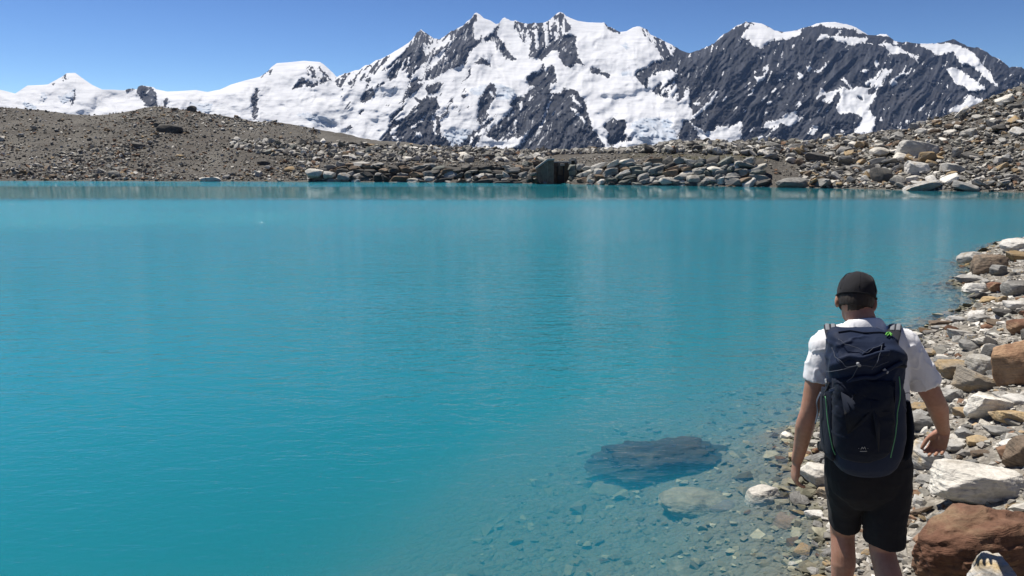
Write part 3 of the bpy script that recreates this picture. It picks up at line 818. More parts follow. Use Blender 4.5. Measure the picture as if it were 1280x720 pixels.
def chips_mesh(name, pos, size, flat, tilt, cols, seed):
    """one mesh of many angular chips, each with its own colour"""
    rng = np.random.default_rng(seed)
    Vs, Fs, Cs = [], [], []
    off = 0
    rm = rot_mats(rng, len(pos), tilt)
    pick = rng.integers(0, len(CHIPS), len(pos))
    el = rng.uniform(.6, 1.0, len(pos))
    fl = np.broadcast_to(flat, (len(pos),)) * rng.uniform(.7, 1.4, len(pos))
    for i in range(len(pos)):
        v, f = CHIPS[pick[i]]
        s = size[i] * .5
        q = (v * np.array([s, s * el[i], s * fl[i]])) @ rm[i].T + pos[i]
        Vs.append(q); Fs.append(f + off); off += len(v)
        Cs.append(np.repeat(cols[i][None, :], len(v), 0))
    me = npmesh(name, np.vstack(Vs), np.vstack(Fs), False)
    cattr(me, 'stone_colour', np.vstack(Cs))
    return me

def mat_chips(name, nscale, wet=False):
    t = NT(name)
    a = t.n('Attribute'); a.attribute_name = 'stone_colour'
    g = t.n('NewGeometry').outputs['Position']
    f = t.noise(g, nscale, 5, .65)
    c = t.mix(1.0, a.outputs['Color'], t.ramp(f, [(.25, .6), (.5, 1), (.8, 1.25)]), 'MULTIPLY')
    t.principled(c, .88, t.bump(f, .5, .3 / nscale), .2)
    return t.m
M['chips_near'] = mat_chips('near pebbles', 26)
M['chips_far'] = mat_chips('far scree', 2.2)

PAL = np.array([(.30, .28, .25), (.40, .38, .34), (.50, .475, .425), (.66, .63, .57), (.22, .21, .185), (.13, .122, .11), (.36, .27, .17), (.24, .15, .10), (.33, .32, .28)])
def pal(rng, n, w, gain=1.0):
    w = np.array(w, float); w /= w.sum()
    c = PAL[rng.choice(len(PAL), n, p=w)] * rng.uniform(.75, 1.2, (n, 1)) * gain
    return np.clip(c, 0, .8)

# ------------------------------------------------------------------ hand placed boulders
# (photo column, photo row of its foot, width px, height m / width, depth m / width, material, yaw, pitch, roll, seed, name, label)
HERO = [
 (1222, 634, 122, .44, .62, 'white', .15, -.10, .0, 1, 'boulder', 'large flat white boulder with shaded lower edge beside the red boulder'),
 (1222, 736, 178, .60, .60, 'rust', .35, -.1, -.20, 2, 'boulder', 'large red brown boulder beside the hiker'),
 (1237, 772, 62, 1.35, .7, 'striped', -.2, .05, .05, 3, 'boulder', 'grey striped block with ochre top leaning on the red brown boulder'),
 (1232, 525, 56, .62, .7, 'white', .5, -.15, .18, 4, 'boulder', 'angular white boulder with a shaded side on the gravel bank'),
 (1217, 493, 50, .68, .8, 'ochre', -.4, 0, .15, 5, 'boulder', 'tan peaked boulder behind the angular white boulder'),
 (1191, 474, 38, .68, .8, 'ochre', .3, .1, -.1, 6, 'boulder', 'orange brown boulder near the waterline behind the hiker'),
 (1226, 470, 42, .72, .8, 'pale', .9, .1, .1, 7, 'boulder', 'grey and white mottled boulder next to the orange brown boulder'),
 (1275, 484, 84, .85, .7, 'tan', -.5, .15, -.35, 8, 'boulder', 'steep tan red slab leaning up the bank'),
 (1262, 533, 44, .42, .8, 'ochre', .1, -.1, .05, 9, 'boulder', 'flat tan boulder beside the angular white boulder'),
 (1286, 586, 60, .85, .8, 'brown', .2, .1, .2, 10, 'boulder', 'brown boulder above the large flat white boulder'),
 (1220, 558, 27, .45, .7, 'ochre', .2, .1, .0, 11, 'boulder', 'small orange stone above the large flat white boulder'),
 (1206, 551, 25, .62, .8, 'grey', .6, .2, .1, 12, 'boulder', 'small grey wedge of rock beside the small orange stone'),
 (1160, 588, 46, .72, .9, 'striped', -.4, .2, .25, 13, 'boulder', 'grey layered rock below the hiker\'s right hand'),
 (1148, 541, 34, .66, .8, 'grey', .3, 0, .1, 14, 'boulder', 'grey block between the backpack and the hiker\'s right arm'),
 (1243, 452, 36, .62, .8, 'dark', .3, 0, .1, 15, 'boulder', 'dark grey boulder below the long pale slab'),
 (1234, 433, 44, .26, .5, 'white', .55, -.2, .25, 16, 'boulder', 'long pale slab lying on the gravel bank'),
 (1236, 342, 42, .66, .8, 'brown', -.2, .15, -.15, 17, 'boulder', 'brown boulder standing at the water edge of the far bay'),
 (1273, 314, 42, .46, .8, 'pale', .1, 0, .0, 18, 'boulder', 'rounded pale boulder on top of the shore pile'),
 (1272, 327, 36, .40, .8, 'ochre', .2, 0, .1, 19, 'boulder', 'flat tan rock under the rounded pale boulder'),
 (1247, 345, 21, .8, .8, 'grey', .5, 0, .2, 20, 'boulder', 'grey angular rock beside the brown water edge boulder'),
 (1215, 352, 40, .20, .6, 'grey', .15, 0, .0, 21, 'boulder', 'thin grey slab jutting into the water'),
 (1219, 369, 36, .5, .8, 'pale', .4, 0, .1, 22, 'boulder', 'pale boulder at the water edge below the jutting slab'),
 (1271, 370, 34, .66, .8, 'grey', .2, 0, .05, 23, 'boulder', 'rounded grey boulder with pale top on the gravel bank'),
 (1236, 378, 22, .4, .8, 'ochre', .2, 0, .0, 24, 'boulder', 'small tan slab by the water behind the gravel spit'),
 (1272, 271.5, 34, .16, .6, 'brown', .1, 0, .0, 25, 'boulder', 'flat brown rock lying in the lake'),
 (1022, 609, 46, .62, .8, 'white', .2, 0, .1, 26, 'boulder', 'white boulder at the water edge beside the hiker\'s left hand'),
 (984, 553, 18, .6, .8, 'white', .4, 0, .0, 27, 'boulder', 'small white rock in the shallows beside the hiker\'s left arm'),
 (1034, 624, 26, .55, .8, 'ochre', .4, 0, .0, 28, 'boulder', 'ochre rock below the white water edge boulder'),
 (1017, 651, 24, .5, .8, 'pale', -.3, 0, .0, 29, 'boulder', 'small pale rock at the waterline beside the hiker\'s shorts'),
 (1042, 562, 32, .6, .8, 'pale', -.3, 0, .1, 30, 'boulder', 'pale rock half hidden behind the backpack'),
 (998, 578, 26, .4, .8, 'ochre', -.3, 0, .1, 50, 'boulder', 'flat cream rock in the shallows next to the white water edge boulder'),
 (950, 634, 41, .62, .85, 'white', .5, .1, .0, 31, 'boulder', 'lone white rock sticking out of the shallow water'),
 (1145, 200, 48, .60, .8, 'pale', -.15, -.1, .25, 32, 'boulder', 'huge pale topped block on the far scree slope'),
 (1101, 229, 28, .85, .9, 'dark', .2, .15, .05, 33, 'boulder', 'dark fronted boulder with a pale top near the far shore'),
 (1146, 220, 38, .55, .8, 'pale', .4, -.1, .3, 34, 'boulder', 'pale boulder below the huge pale topped block'),
 (1192, 218, 32, .45, .8, 'pale', .4, -.1, .35, 35, 'boulder', 'tilted pale slab on the far scree slope'),
 (995, 236, 50, .33, .6, 'grey', .1, 0, .05, 36, 'boulder', 'rounded grey outcrop at the far waterline beside the gravel chute'),
 (1150, 241.5, 54, .26, .5, 'striped', .25, 0, -.2, 37, 'boulder', 'striped slab dipping into the lake below the scree'),
 (1207, 239.5, 32, .42, .7, 'grey', -.3, 0, .2, 38, 'boulder', 'wedge shaped grey rock at the foot of the far scree'),
 (1215, 202, 30, .40, .6, 'dark', -.3, 0, .2, 51, 'boulder', 'dark overhanging slab on the far scree slope'),
 (212, 167, 32, .44, .8, 'dark', .1, .1, .0, 39, 'boulder', 'dark boulder with flat pale top on the brown moraine'),
 (240, 140, 12, .8, .8, 'dark', .1, .1, .0, 40, 'boulder', 'dark boulder on the moraine crest'),
 (174, 187, 16, .6, .8, 'dark', .1, .1, .0, 41, 'boulder', 'dark rock below the dark boulder with flat top'),
 (263, 228, 27, .28, .7, 'pale', .1, 0, .0, 42, 'boulder', 'long pale rock at the foot of the moraine'),
 (225, 198, 11, .5, .7, 'ochre', .1, 0, .1, 43, 'boulder', 'small orange stone on the moraine slope'),
 (151, 196, 9, .9, .7, 'ochre', .5, 0, .3, 44, 'boulder', 'small upright tan stone on the moraine slope'),
 (330, 207, 17, .5, .8, 'dark', .1, .1, .0, 45, 'boulder', 'dark rock with a white cap at the end of the dam'),
 (362, 215, 15, .5, .8, 'ochre', .1, .1, .0, 46, 'boulder', 'tan boulder at the moraine end of the dark stone wall'),
 (586, 202, 15, .75, .8, 'pale', .3, 0, .1, 47, 'boulder', 'bright pale block in the riprap above the dark stone wall'),
 (990, 205, 20, .35, .5, 'pale', .5, -.2, .3, 48, 'boulder', 'slanted pale slab above the gravel chute'),
 (1020, 203, 30, .5, .7, 'dark', -.1, .2, .1, 49, 'boulder', 'dark overhanging block above the gravel chute'),
 (1196, 424, 32, 0.4, 0.7, 'pale', 0.5, -0.1, 0.2, 70, 'boulder', 'pale flat rock near the waterline behind the gravel spit'),
 (1212, 440, 28, 0.5, 0.8, 'grey', 0.2, 0, 0.1, 71, 'boulder', 'grey rock between the long pale slab and the orange brown boulder'),
 (1277, 418, 34, 0.7, 0.8, 'rust', 0.2, 0.1, 0.1, 72, 'boulder', 'rust red rock above the long pale slab'),
 (1180, 458, 30, 0.35, 0.7, 'grey', 0.6, 0, 0.15, 73, 'boulder', 'flat grey slab by the water above the orange brown boulder'),
 (1258, 398, 34, 0.34, 0.6, 'dark', 0.7, -0.1, 0.25, 74, 'boulder', 'dark slanting slab on the bank above the long pale slab'),
 (1224, 403, 28, 0.4, 0.8, 'grey', 0.9, 0, 0.1, 75, 'boulder', 'grey slab on the bank below the small tan slab'),
 (1196, 404, 24, 0.4, 0.8, 'striped', 0.4, 0, 0.1, 76, 'boulder', 'striped grey slab at the tip of the gravel spit'),
 (1164, 446, 26, 0.4, 0.8, 'ochre', 0.4, 0, 0, 77, 'boulder', "flat tan rock at the waterline behind the hiker's right shoulder"),
 (1187, 504, 36, 0.5, 0.8, 'grey', 0.5, 0, 0.1, 78, 'boulder', "grey rock beside the hiker's right forearm"),
 (1203, 522, 28, 0.5, 0.8, 'ochre', 1.2, 0, 0.1, 79, 'boulder', 'tan rock on the lake side of the angular white boulder'),
 (1248, 548, 34, 0.4, 0.8, 'grey', 0.3, 0, 0.1, 80, 'boulder', 'flat grey rock below the flat tan boulder'),
 (1264, 566, 36, 0.4, 0.8, 'pale', 0.8, 0, 0.1, 81, 'boulder', 'pale slab behind the large flat white boulder'),
 (1190, 566, 28, 0.5, 0.8, 'pale', 0.8, 0, 0.1, 82, 'boulder', "small pale rock behind the hiker's right hand"),
 (1272, 388, 34, 0.4, 0.7, 'pale', 0.3, -0.1, 0.2, 83, 'boulder', 'pale slab on the bank below the rounded grey boulder'),
 (1247, 366, 24, 0.6, 0.8, 'rust', 0.3, 0, 0.2, 84, 'boulder', 'small red rock beside the pale water edge boulder'),
 (1262, 452, 30, 0.6, 0.8, 'grey', 0.9, 0, 0.2, 85, 'boulder', 'grey rock between the dark grey boulder and the tan red slab'),
 (1160, 612, 30, 0.5, 0.8, 'grey', 0.9, 0, 0.2, 86, 'boulder', 'grey rock on the lake side of the large flat white boulder'),
 (1272, 508, 34, 0.4, 0.8, 'pale', 0.2, 0, 0.1, 87, 'boulder', 'thin pale slab at the foot of the tan red slab'),
]
# rocks lying on the lake bed
DROWNED = [
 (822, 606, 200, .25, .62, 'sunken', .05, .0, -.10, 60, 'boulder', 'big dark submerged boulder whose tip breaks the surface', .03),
 (872, 648, 104, .28, .7, 'wet', .1, 0, .0, 61, 'boulder', 'pale slab under water on the lake side of the lone white rock', -0.1),
 (945, 603, 84, .3, .8, 'wet', -.2, 0, .0, 62, 'boulder', 'broad pale slab under water behind the lone white rock', -0.1),
 (905, 640, 60, .3, .8, 'dark', .3, 0, .0, 63, 'boulder', 'small dark rock under water touching the lone white rock', -0.12),
 (780, 618, 90, .3, .8, 'wet', .3, 0, .0, 64, 'boulder', 'faint slab in the turquoise water below the big submerged boulder', -0.34),
 (735, 720, 70, .3, .8, 'wet', -.3, 0, .0, 65, 'boulder', 'faint rock deep in the turquoise water farthest from the shore', -0.45),
 (885, 730, 110, .3, .8, 'wet', .3, 0, .0, 66, 'boulder', 'pale rounded slab on the lake bed nearest the near bank', -0.2),
 (795, 728, 90, .3, .8, 'wet', .8, 0, .0, 67, 'boulder', 'greenish slab on the lake bed beside the pale rounded slab', -0.34),
 (925, 566, 60, .3, .8, 'wet', .8, 0, .0, 68, 'boulder', 'pale slab under water between the big submerged boulder and the shore', -0.16),
 (985, 660, 46, .25, .8, 'brown', .8, 0, .0, 69, 'boulder', 'flat brown stone under the shallow water', -0.04),
]
occupied = []
ROUND = {60: .75, 64: .7, 65: .7, 66: .5, 67: .6, 68: .5, 2: .35, 31: .4, 7: .3, 33: .3, 36: .5, 39: .4, 18: .5, 23: .4, 61: .55, 62: .55, 63: .5}
def place_rock(u, vb, wpx, hr, dr, mat, yaw, pitch, roll, seed, name, label, lift=None):
    g = ground_hit(u, vb)
    depth = g.y * CP + (CAMZ - g.z) * SP
    w = wpx / FPX * depth
    dims = (w, w * dr, w * hr)
    sub = 6 if wpx > 100 else (5 if wpx > 34 else 4)
    me = rock_mesh(name, seed * 7 + 3, sub, dims, planes=13, rough=(.3 if seed == 60 else (.13 if seed == 2 else .08)) if wpx > 34 else .05, strata=.03 if mat in ('striped', 'grey', 'dark') else .0, rnd=ROUND.get(seed, .08))
    o = link(name, me, M[mat])
    f = Vector((g.x, g.y, 0)).normalized()
    c = Vector((g.x, g.y, 0)) + f * dims[1] * .45
    gz = float(np.min(height(np.array([c.x, g.x]), np.array([c.y, g.y]))))
    o.location = (c.x, c.y, gz + dims[2] * .30)
    if lift is not None:
        o.location.z = min(gz + dims[2] * .36, lift - dims[2] * .5) if lift < 0 else lift - dims[2] * .5 - .12
    o.rotation_euler = (pitch, roll, yaw - math.atan2(g.x, g.y) * .5)
    tag(o, label, 'boulder')
    occupied.append((c.x, c.y, w * .5))
    return o
for h in HERO: place_rock(*h)
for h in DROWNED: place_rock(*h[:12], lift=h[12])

NAMED = []
def short_name(l):
    for w in (' with ', ' whose ', ' beside ', ' on ', ' near ', ' behind ', ' at ', ' above ', ' lying ', ' leaning ', ' standing ', ' jutting ', ' sticking ', ' half ', ' in ', ' below ', ' between ', ' under ', ' next ', ' dipping ', ' left ', ' touching ', ' deep '):
        i = l.find(w)
        if i > 0: l = l[:i]
    return l
for o in list(COL.objects):
    if o.name.startswith('boulder') and o.get('label'):
        NAMED.append((o.location.x, o.location.y, short_name(o['label'])))
def next_to(x, y, reach):
    best = min(NAMED, key=lambda q: (q[0] - x) ** 2 + (q[1] - y) ** 2)
    return best[2] if (best[0] - x) ** 2 + (best[1] - y) ** 2 < reach * reach else None

def free(x, y, r):
    for a, b, c in occupied:
        if (x - a) ** 2 + (y - b) ** 2 < (c + r) ** 2 * .72: return False
    return True

# ------------------------------------------------------------------ shared stone shapes for the counted stones
PROTO = [rock_mesh('stone', 900 + i, 3, (1, .8, .5 if i % 3 else .3), planes=9, rough=.035, sharp=40) for i in range(14)]
for i, me_ in enumerate(PROTO): me_['thin'] = .5 if i % 3 else .3
MATS_NEAR = ['grey', 'grey', 'pale', 'white', 'striped', 'grey', 'ochre', 'rust', 'dark', 'pale', 'brown']
def put_stone(name, loc, size, mat, rng, tilt, label, cat, group, flat=1.0):
    me = PROTO[int(rng.integers(len(PROTO)))]
    o = bpy.data.objects.new(name, me); COL.objects.link(o)
    if len(me.materials) == 0: me.materials.append(M['grey'])
    o.material_slots[0].link = 'OBJECT'; o.material_slots[0].material = M[mat]
    o.location = loc
    o.rotation_euler = (rng.normal() * tilt, rng.normal() * tilt, rng.uniform(0, 6.28))
    o.scale = (size, size * rng.uniform(.7, 1.1), size * flat * rng.uniform(.7, 1.3))
    shape = 'flat' if o.scale.z * me['thin'] < .42 * o.scale.x else 'chunky'
    label = label.replace('%shape', shape)
    if len(label.split()) > 16: label = label.split(' by the ')[0] + ' on the bank'
    tag(o, label, cat, group)
    return o

WORD = {'grey': 'grey', 'pale': 'pale', 'white': 'white', 'striped': 'striped grey', 'ochre': 'orange tan', 'rust': 'rusty red', 'dark': 'dark', 'brown': 'brown', 'green': 'greenish'}

def near_stones():
    rng = np.random.default_rng(42)
    n = 0; tries = 0
    while n < 250 and tries < 9000:
        tries += 1
        # spread along the near bank as far as single stones can be told apart
        u = rng.uniform(985, 1330); v = 292 + 430 * rng.uniform(0, 1) ** .85
        g = ground_hit(u, v)
        d = float(lake_sd(np.array([g.x]), np.array([g.y]))[0])
        if d < -.35 or g.y > 26 or d > 7: continue
        depth = g.y * CP + (CAMZ - g.z) * SP
        px = np.clip(rng.lognormal(2.95, .42), 10, 52)
        w = px / FPX * depth
        if w > .8: w = .8
        if not free(g.x, g.y, w * .5): continue
        mat = MATS_NEAR[int(rng.integers(len(MATS_NEAR)))]
        if d < -.02 and rng.uniform() < .5: continue
        if d < 0:
            lab = '%%shape %s stone lying in the shallow water' % WORD[mat]
        else:
            lab = '%s %%shape %s stone' % ('large' if w > .3 else ('small' if w < .14 else 'loose'), WORD[mat])
        nb = next_to(g.x, g.y, .5 + .09 * g.y)
        lab += ' by the ' + nb if nb else (' at the edge of the lake' if d < .5 else ' up the bank')
        put_stone('shore_stone', (g.x, g.y, g.z + w * .08), w, mat, rng, .22, lab, 'stone', 'loose stones on the near gravel bank')
        occupied.append((g.x, g.y, w * .42)); n += 1
near_stones()

def near_pebbles():
    rng = np.random.default_rng(7)
    N = 90000
    # even cover per square metre near by, thinner with distance
    y = 2.2 + 26 * rng.uniform(0, 1, N) ** 1.9
    shx = np.interp(y, [2.2, 2.9] + [p[1] for p in near_w], [.6, 1.15] + [p[0] for p in near_w])
    x = shx + np.where(rng.uniform(0, 1, N) < .22, -rng.uniform(0, 1.9, N) ** 1.5, rng.uniform(-.1, 1, N) ** 1.0 * (1.6 + y * .28))
    d = lake_sd(x, y)
    keep = (d > -3.2) & (d < 6)
    x, y, d = x[keep], y[keep], d[keep]
    sz = np.clip(rng.lognormal(-3.25, .5, len(x)), .014, .16) * (0.75 + y * .045)
    z = height(x, y) + sz * .1
    pos = np.stack([x, y, z], 1)
    w = [3, 3, 2.4, 1.0, 1.5, .8, .7, .5, 2]
    cols = pal(rng, len(x), w)
    wet = d < 0
    for name, m, lab in (('pebbles', ~wet, 'small grey pebbles and gravel covering the near bank'), ('lake_bed_pebbles', wet, 'small stones on the shallow lake bed near the shore')):
        idx = np.nonzero(m)[0][: (16500 if name == 'pebbles' else 9000)]
        c = cols[idx] * (1.0 if name == 'pebbles' else np.array([.5, .5, .41]))
        me = chips_mesh(name, pos[idx], sz[idx] * (1 if name == 'pebbles' else 1.15), .5 if name == 'pebbles' else .34, .2, c, 8)
        tag(link(name, me, M['chips_near']), lab, None, kind='stuff')
near_pebbles()

# ------------------------------------------------------------------ far banks
def far_scatter(rng, n, urange, vfun, smin, smax, wts, gain, flat, tilt, name, label, sub_embed=.15):
    pos, size = [], []
    us = rng.uniform(*urange, n)
    for u in us:
        v = vfun(u, rng)
        d = ray(u, v)
        pos.append((u, v))
    # solve all sight lines together on a coarse march
    P = np.array(pos)
    dx = (P[:, 0] - 640) / FPX; dy = (360 - P[:, 1]) / FPX
    ey = CP + dy * SP; tx = dx / ey; te = (-SP + dy * CP) / ey
    Y = np.full(len(P), 45.0); hit = np.zeros(len(P), bool); Yh = Y.copy()
    for yy in np.arange(45, 125, .5):
        h = height(tx * yy, np.full(len(P), yy))
        new = (~hit) & (CAMZ + te * yy < h)
        Yh[new] = yy; hit |= new
    ok = hit
    X = tx[ok] * Yh[ok]; Y = Yh[ok]
    Z = height(X, Y)
    sz = np.exp(rng.normal(math.log(smin * 1.6), .5, len(X))).clip(smin, smax)
    return np.stack([X, Y, Z + sz * sub_embed], 1), sz, np.array(us)[ok]

def crest_v(u):
    return np.interp(u, _pu, [PROF[k][-1][1] for k in _pu])
def shore_v(u):
    return np.interp(u, _shu, _shv)

def far_banks():
    rng = np.random.default_rng(99)
    full = lambda u, r: r.uniform(crest_v(u) + .5, shore_v(u) - .3)
    # brown moraine on the left
    p, s, u = far_scatter(rng, 16000, (-120, 400), full, .12, 1.5, None, 1, .5, .3, '', '')
    heap = fbm2(p[:, 0] / 8, p[:, 1] / 14, 3, 77) + rng.normal(0, .12, len(p))
    k = (heap > -.08) | (rng.uniform(0, 1, len(p)) < .5)
    p, s, u, heap = p[k], s[k], u[k], heap[k]
    s = s * np.where(heap > .1, 1.35, .9)
    c = pal(rng, len(p), [2.4, 1.6, 1.2, 1.0, 2.0, 1.6, .8, 1.2, 1.4], .85)
    tag(link('moraine_rubble', chips_mesh('moraine_rubble', p, s, .55, .3, c, 3), M['chips_far']), 'brown and grey rubble covering the moraine slope', None, kind='stuff')
    big = np.argsort(-s * ((u > -5) & (u < 400)))[:45]
    for i in big:
        mat = ['dark', 'brown', 'grey', 'brown', 'pale', 'dark'][int(rng.integers(6))]
        zz = p[i][2] / max(.5, float(np.interp(u[i], _pu, _pz[:, 3])))
        nb = next_to(p[i][0], p[i][1], 4.0)
        where = 'close to the ' + nb if nb else ('low on the brown moraine' if zz < .3 else ('high on the brown moraine' if zz > .65 else 'halfway up the brown moraine'))
        put_stone('moraine_block', p[i] + np.array([0, 0, .1]), float(np.clip(s[i] * .9, .7, 1.6)), mat, rng, .3, '%shape ' + WORD[mat] + ' block ' + where, 'rock', 'blocks on the moraine', 1.1)
    # riprap rows on the dam, both sides of the outlet
    def rip(u, r):
        if u < 690: return np.interp(u, [280, 330, 400, 470, 540, 690], [176, 176, 178, 182, 184, 188]) + r.uniform(0, 1) * np.interp(u, [280, 330, 400, 540, 690], [8, 18, 22, 20, 14])
        return np.interp(u, [716, 745, 800, 850, 960, 1010], [190, 187, 183, 180, 179, 178]) + r.uniform(0, 1) * np.interp(u, [716, 800, 960, 1010], [3, 9, 16, 16])
    p, s, u = far_scatter(rng, 3600, (290, 1000), rip, .3, 1.0, None, 1, .6, .4, '', '')
    c = pal(rng, len(p), [2, 2, 1.4, 1.1, 2.2, 2, .3, .4, 1.5], .85)
    order = np.argsort(-s)
    top, rest = order[:130], order[130:]
    tag(link('riprap_rubble', chips_mesh('riprap_rubble', p[rest], s[rest], .6, .4, c[rest], 4), M['chips_far']), 'tumbled grey riprap rubble along the dam crest', None, kind='stuff')
    for i in top:
        mat = ['grey', 'pale', 'grey', 'dark', 'white', 'green', 'pale'][int(rng.integers(7))]
        side = 'left' if u[i] < 690 else 'right'
        if side == 'left':
            where = 'where the moraine meets the dam' if u[i] < 400 else ('on the dam above the dark stone wall' if u[i] < 560 else 'on the dam at the moraine side of the outlet')
        else:
            where = 'on the dam at the scree side of the outlet' if u[i] < 790 else ('on the dam above the light stone wall' if u[i] < 930 else 'on the dam above the gravel chute')
        nb = next_to(p[i][0], p[i][1], 3.0)
        lab = ('large ' if s[i] > .92 else '') + '%s riprap block ' % WORD[mat] + ('by the ' + nb if nb else where)
        lab = '%shape ' + lab
        put_stone('riprap_block', p[i] + np.array([0, 0, s[i] * .1]), s[i] * 1.0, mat, rng, .35, lab, 'rock', 'riprap blocks on the dam', .95)
    # scree slope on the right
    p, s, u = far_scatter(rng, 8500, (955, 1420), full, .18, 1.6, None, 1, .45, .35, '', '')
    keep = ~((u < 1000) & (p[:, 2] < 2.3))
    p, s, u = p[keep], s[keep], u[keep]
    c = pal(rng, len(p), [2.2, 2, 1.3, .8, 2, 1.4, 1.0, .5, 1.6], .86)
    vis = u < 1300
    order = np.argsort(-s * vis)
    top, rest = order[:190], order[190:]
    tag(link('scree_rubble', chips_mesh('scree_rubble', p[rest], s[rest], .5, .35, c[rest], 5), M['chips_far']), 'grey angular scree covering the steep far slope', None, kind='stuff')
    for i in top:
        mat = ['grey', 'pale', 'grey', 'dark', 'white', 'ochre', 'grey', 'striped', 'brown'][int(rng.integers(9))]
        nb = next_to(p[i][0], p[i][1], 4.0)
        zz = p[i][2] / max(.5, float(np.interp(u[i], _pu, _pz[:, 3])))
        where = 'close to the ' + nb if nb else ('low on the far scree slope' if zz < .35 else ('high on the far scree slope' if zz > .7 else 'halfway up the far scree slope'))
        lab = '%s %%shape %s scree block ' % ('large' if s[i] > 1.1 else 'small', WORD[mat]) + where
        put_stone('scree_block', p[i] + np.array([0, 0, s[i] * .1]), s[i] * 1.1, mat, rng, .35, lab, 'rock', 'blocks on the far scree slope', .95)
    # gravel on the bench of the dam
    bench = lambda u, r: np.interp(u, _pu, [PROF[k][0][1] for k in _pu]) - r.uniform(0, 1) * np.interp(u, [330, 480, 690, 750, 850, 960, 1000], [20, 6, 6, 12, 14, 22, 30]) + 2
    p, s, u = far_scatter(rng, 2600, (330, 1000), bench, .08, .35, None, 1, .5, .3, '', '')
    c = pal(rng, len(p), [2.2, 1.6, 1, .6, 2, 1.2, .8, .7, 1.4], .75)
    tag(link('dam_gravel', chips_mesh('dam_gravel', p, s, .5, .3, c, 9), M['chips_far']), 'loose gravel on the flat bench of the dam', None, kind='stuff')
    # pebbly margin under the gravel chute and the moraine foot
    foot = lambda u, r: shore_v(u) - abs(r.normal()) * 3.0 - .2
    p, s, u = far_scatter(rng, 1800, (-100, 1400), foot, .12, .6, None, 1, .5, .3, '', '')
    c = pal(rng, len(p), [2, 1.6, 1, .8, 2, 1.4, .6, .7, 1], .8)
    tag(link('shore_rubble', chips_mesh('shore_rubble', p, s, .5, .3, c, 6), M['chips_far']), 'small stones along the far waterline', None, kind='stuff')
far_banks()
# ------------------------------------------------------------------ dry stone walls and the concrete outlet
def block_mesh(name, seed):
    """a rough wall stone: a cut, worn block"""
    return rock_mesh(name, seed, 3, (1, 1, 1), planes=10, rough=.025, box=.66, sharp=90)
BLOCKS = [block_mesh('stone', 3000 + i) for i in range(22)]
for b in BLOCKS: b.materials.append(M['grey'])

def stone_wall(name, label, u0, u1, topv, mats, seed, hmin, hmax, lmin, lmax, tilt):
    rng = np.random.default_rng(seed)
    base = onz((u0 + u1) / 2, float(shore_v((u0 + u1) / 2)))
    root = link(name, None); root.location = base
    tag(root, label, 'wall')
    # earth core behind the stones
    V, F = [], []
    us = np.linspace(u0, u1, 40)
    for u in us:
        s = onz(u, float(shore_v(u)))
        zt = at(u, topv(u), s.y + 1.6).z
        V += [(s.x, s.y + .55, -1.0), (s.x, s.y + .55, .0), (s.x, s.y + 2.2, zt - .16), (s.x, s.y + 3.4, zt - .22), (s.x, s.y + 3.4, -1.0)]
    for i in range(len(us) - 1):
        a = i * 5; b = a + 5
        for k in range(5):
            l = (k + 1) % 5
            F.append((a + k, b + k, b + l, a + l))
    me = npmesh('core', np.array(V) - np.array(base), F, False)
    link('core', me, M['core'], root)
    # courses of stones
    z = -.25
    row = 0
    zmax = max(at(u, topv(u), onz(u, float(shore_v(u))).y + 1.6).z for u in us)
    while z < zmax:
        hh = rng.uniform(hmin, hmax)
        u = u0 + rng.uniform(-3, 6)
        while u < u1:
            s = onz(u, float(shore_v(u)))
            L = rng.uniform(lmin, lmax) * (1.25 if row == 0 else 1)
            zt = at(u, topv(u), s.y + 1.6).z
            hs = hh * rng.uniform(.8, 1.25)
            zc = z + hs * .5 + rng.uniform(-.06, .06)
            du = L * FPX / s.y
            if zc < zt + .1 and not (row > 0 and rng.uniform() < .02):
                f = max(0.0, zc) / max(zt, .5)
                o = bpy.data.objects.new('stone', BLOCKS[int(rng.integers(len(BLOCKS)))]); COL.objects.link(o); o.parent = root
                o.material_slots[0].link = 'OBJECT'; o.material_slots[0].material = M[mats[int(rng.integers(len(mats)))]]
                px = onz(u + du / 2, float(shore_v(u + du / 2)))
                o.location = (px.x - base.x, px.y + .30 + f * 1.7 + rng.uniform(-.1, .1) - base.y, zc)
                o.scale = (L * rng.uniform(1.15, 1.35), rng.uniform(.9, 1.2), 1.3 * hs * rng.uniform(.95, 1.3))
                o.rotation_euler = (-.1 + rng.normal() * .18, rng.normal() * tilt[1] + tilt[0], rng.normal() * .3)
            u += du
        z += hh * .92
        row += 1
    return root

M['core'] = mat_plain('dark earth between stones', (.035, .032, .028), .95, .1, .3, 3, .4, .05)
def mat_stained():
    t = NT('stained old concrete')
    tc = t.n('TexCoord').outputs['Object']
    a = t.noise(tc, 2.2, 5, .65); s = t.noise(t.mapping(tc, scale=(5, 5, .35)), 1.2, 5, .7)
    c = t.mix(t.ramp(a, [(.3, 0), (.7, 1)]), (.16, .115, .085), (.30, .23, .175))
    c = t.mix(t.ramp(s, [(.55, 0), (.72, .7)]), c, (.38, .365, .32)); c = t.mix(t.ramp(s, [(.28, .8), (.42, 0)]), c, (.07, .068, .058))
    t.principled(c, .85, t.bump(a, .6, .06), .25)
    return t.m
M['concrete'] = mat_stained()
M['concrete_top'] = mat_plain('pale concrete coping', (.42, .41, .38), .85, .25, .25, 3, .3, .02)
M['iron'] = mat_plain('dark painted iron', (.05, .05, .05), .6, .4, .3, 6, .2, .01)

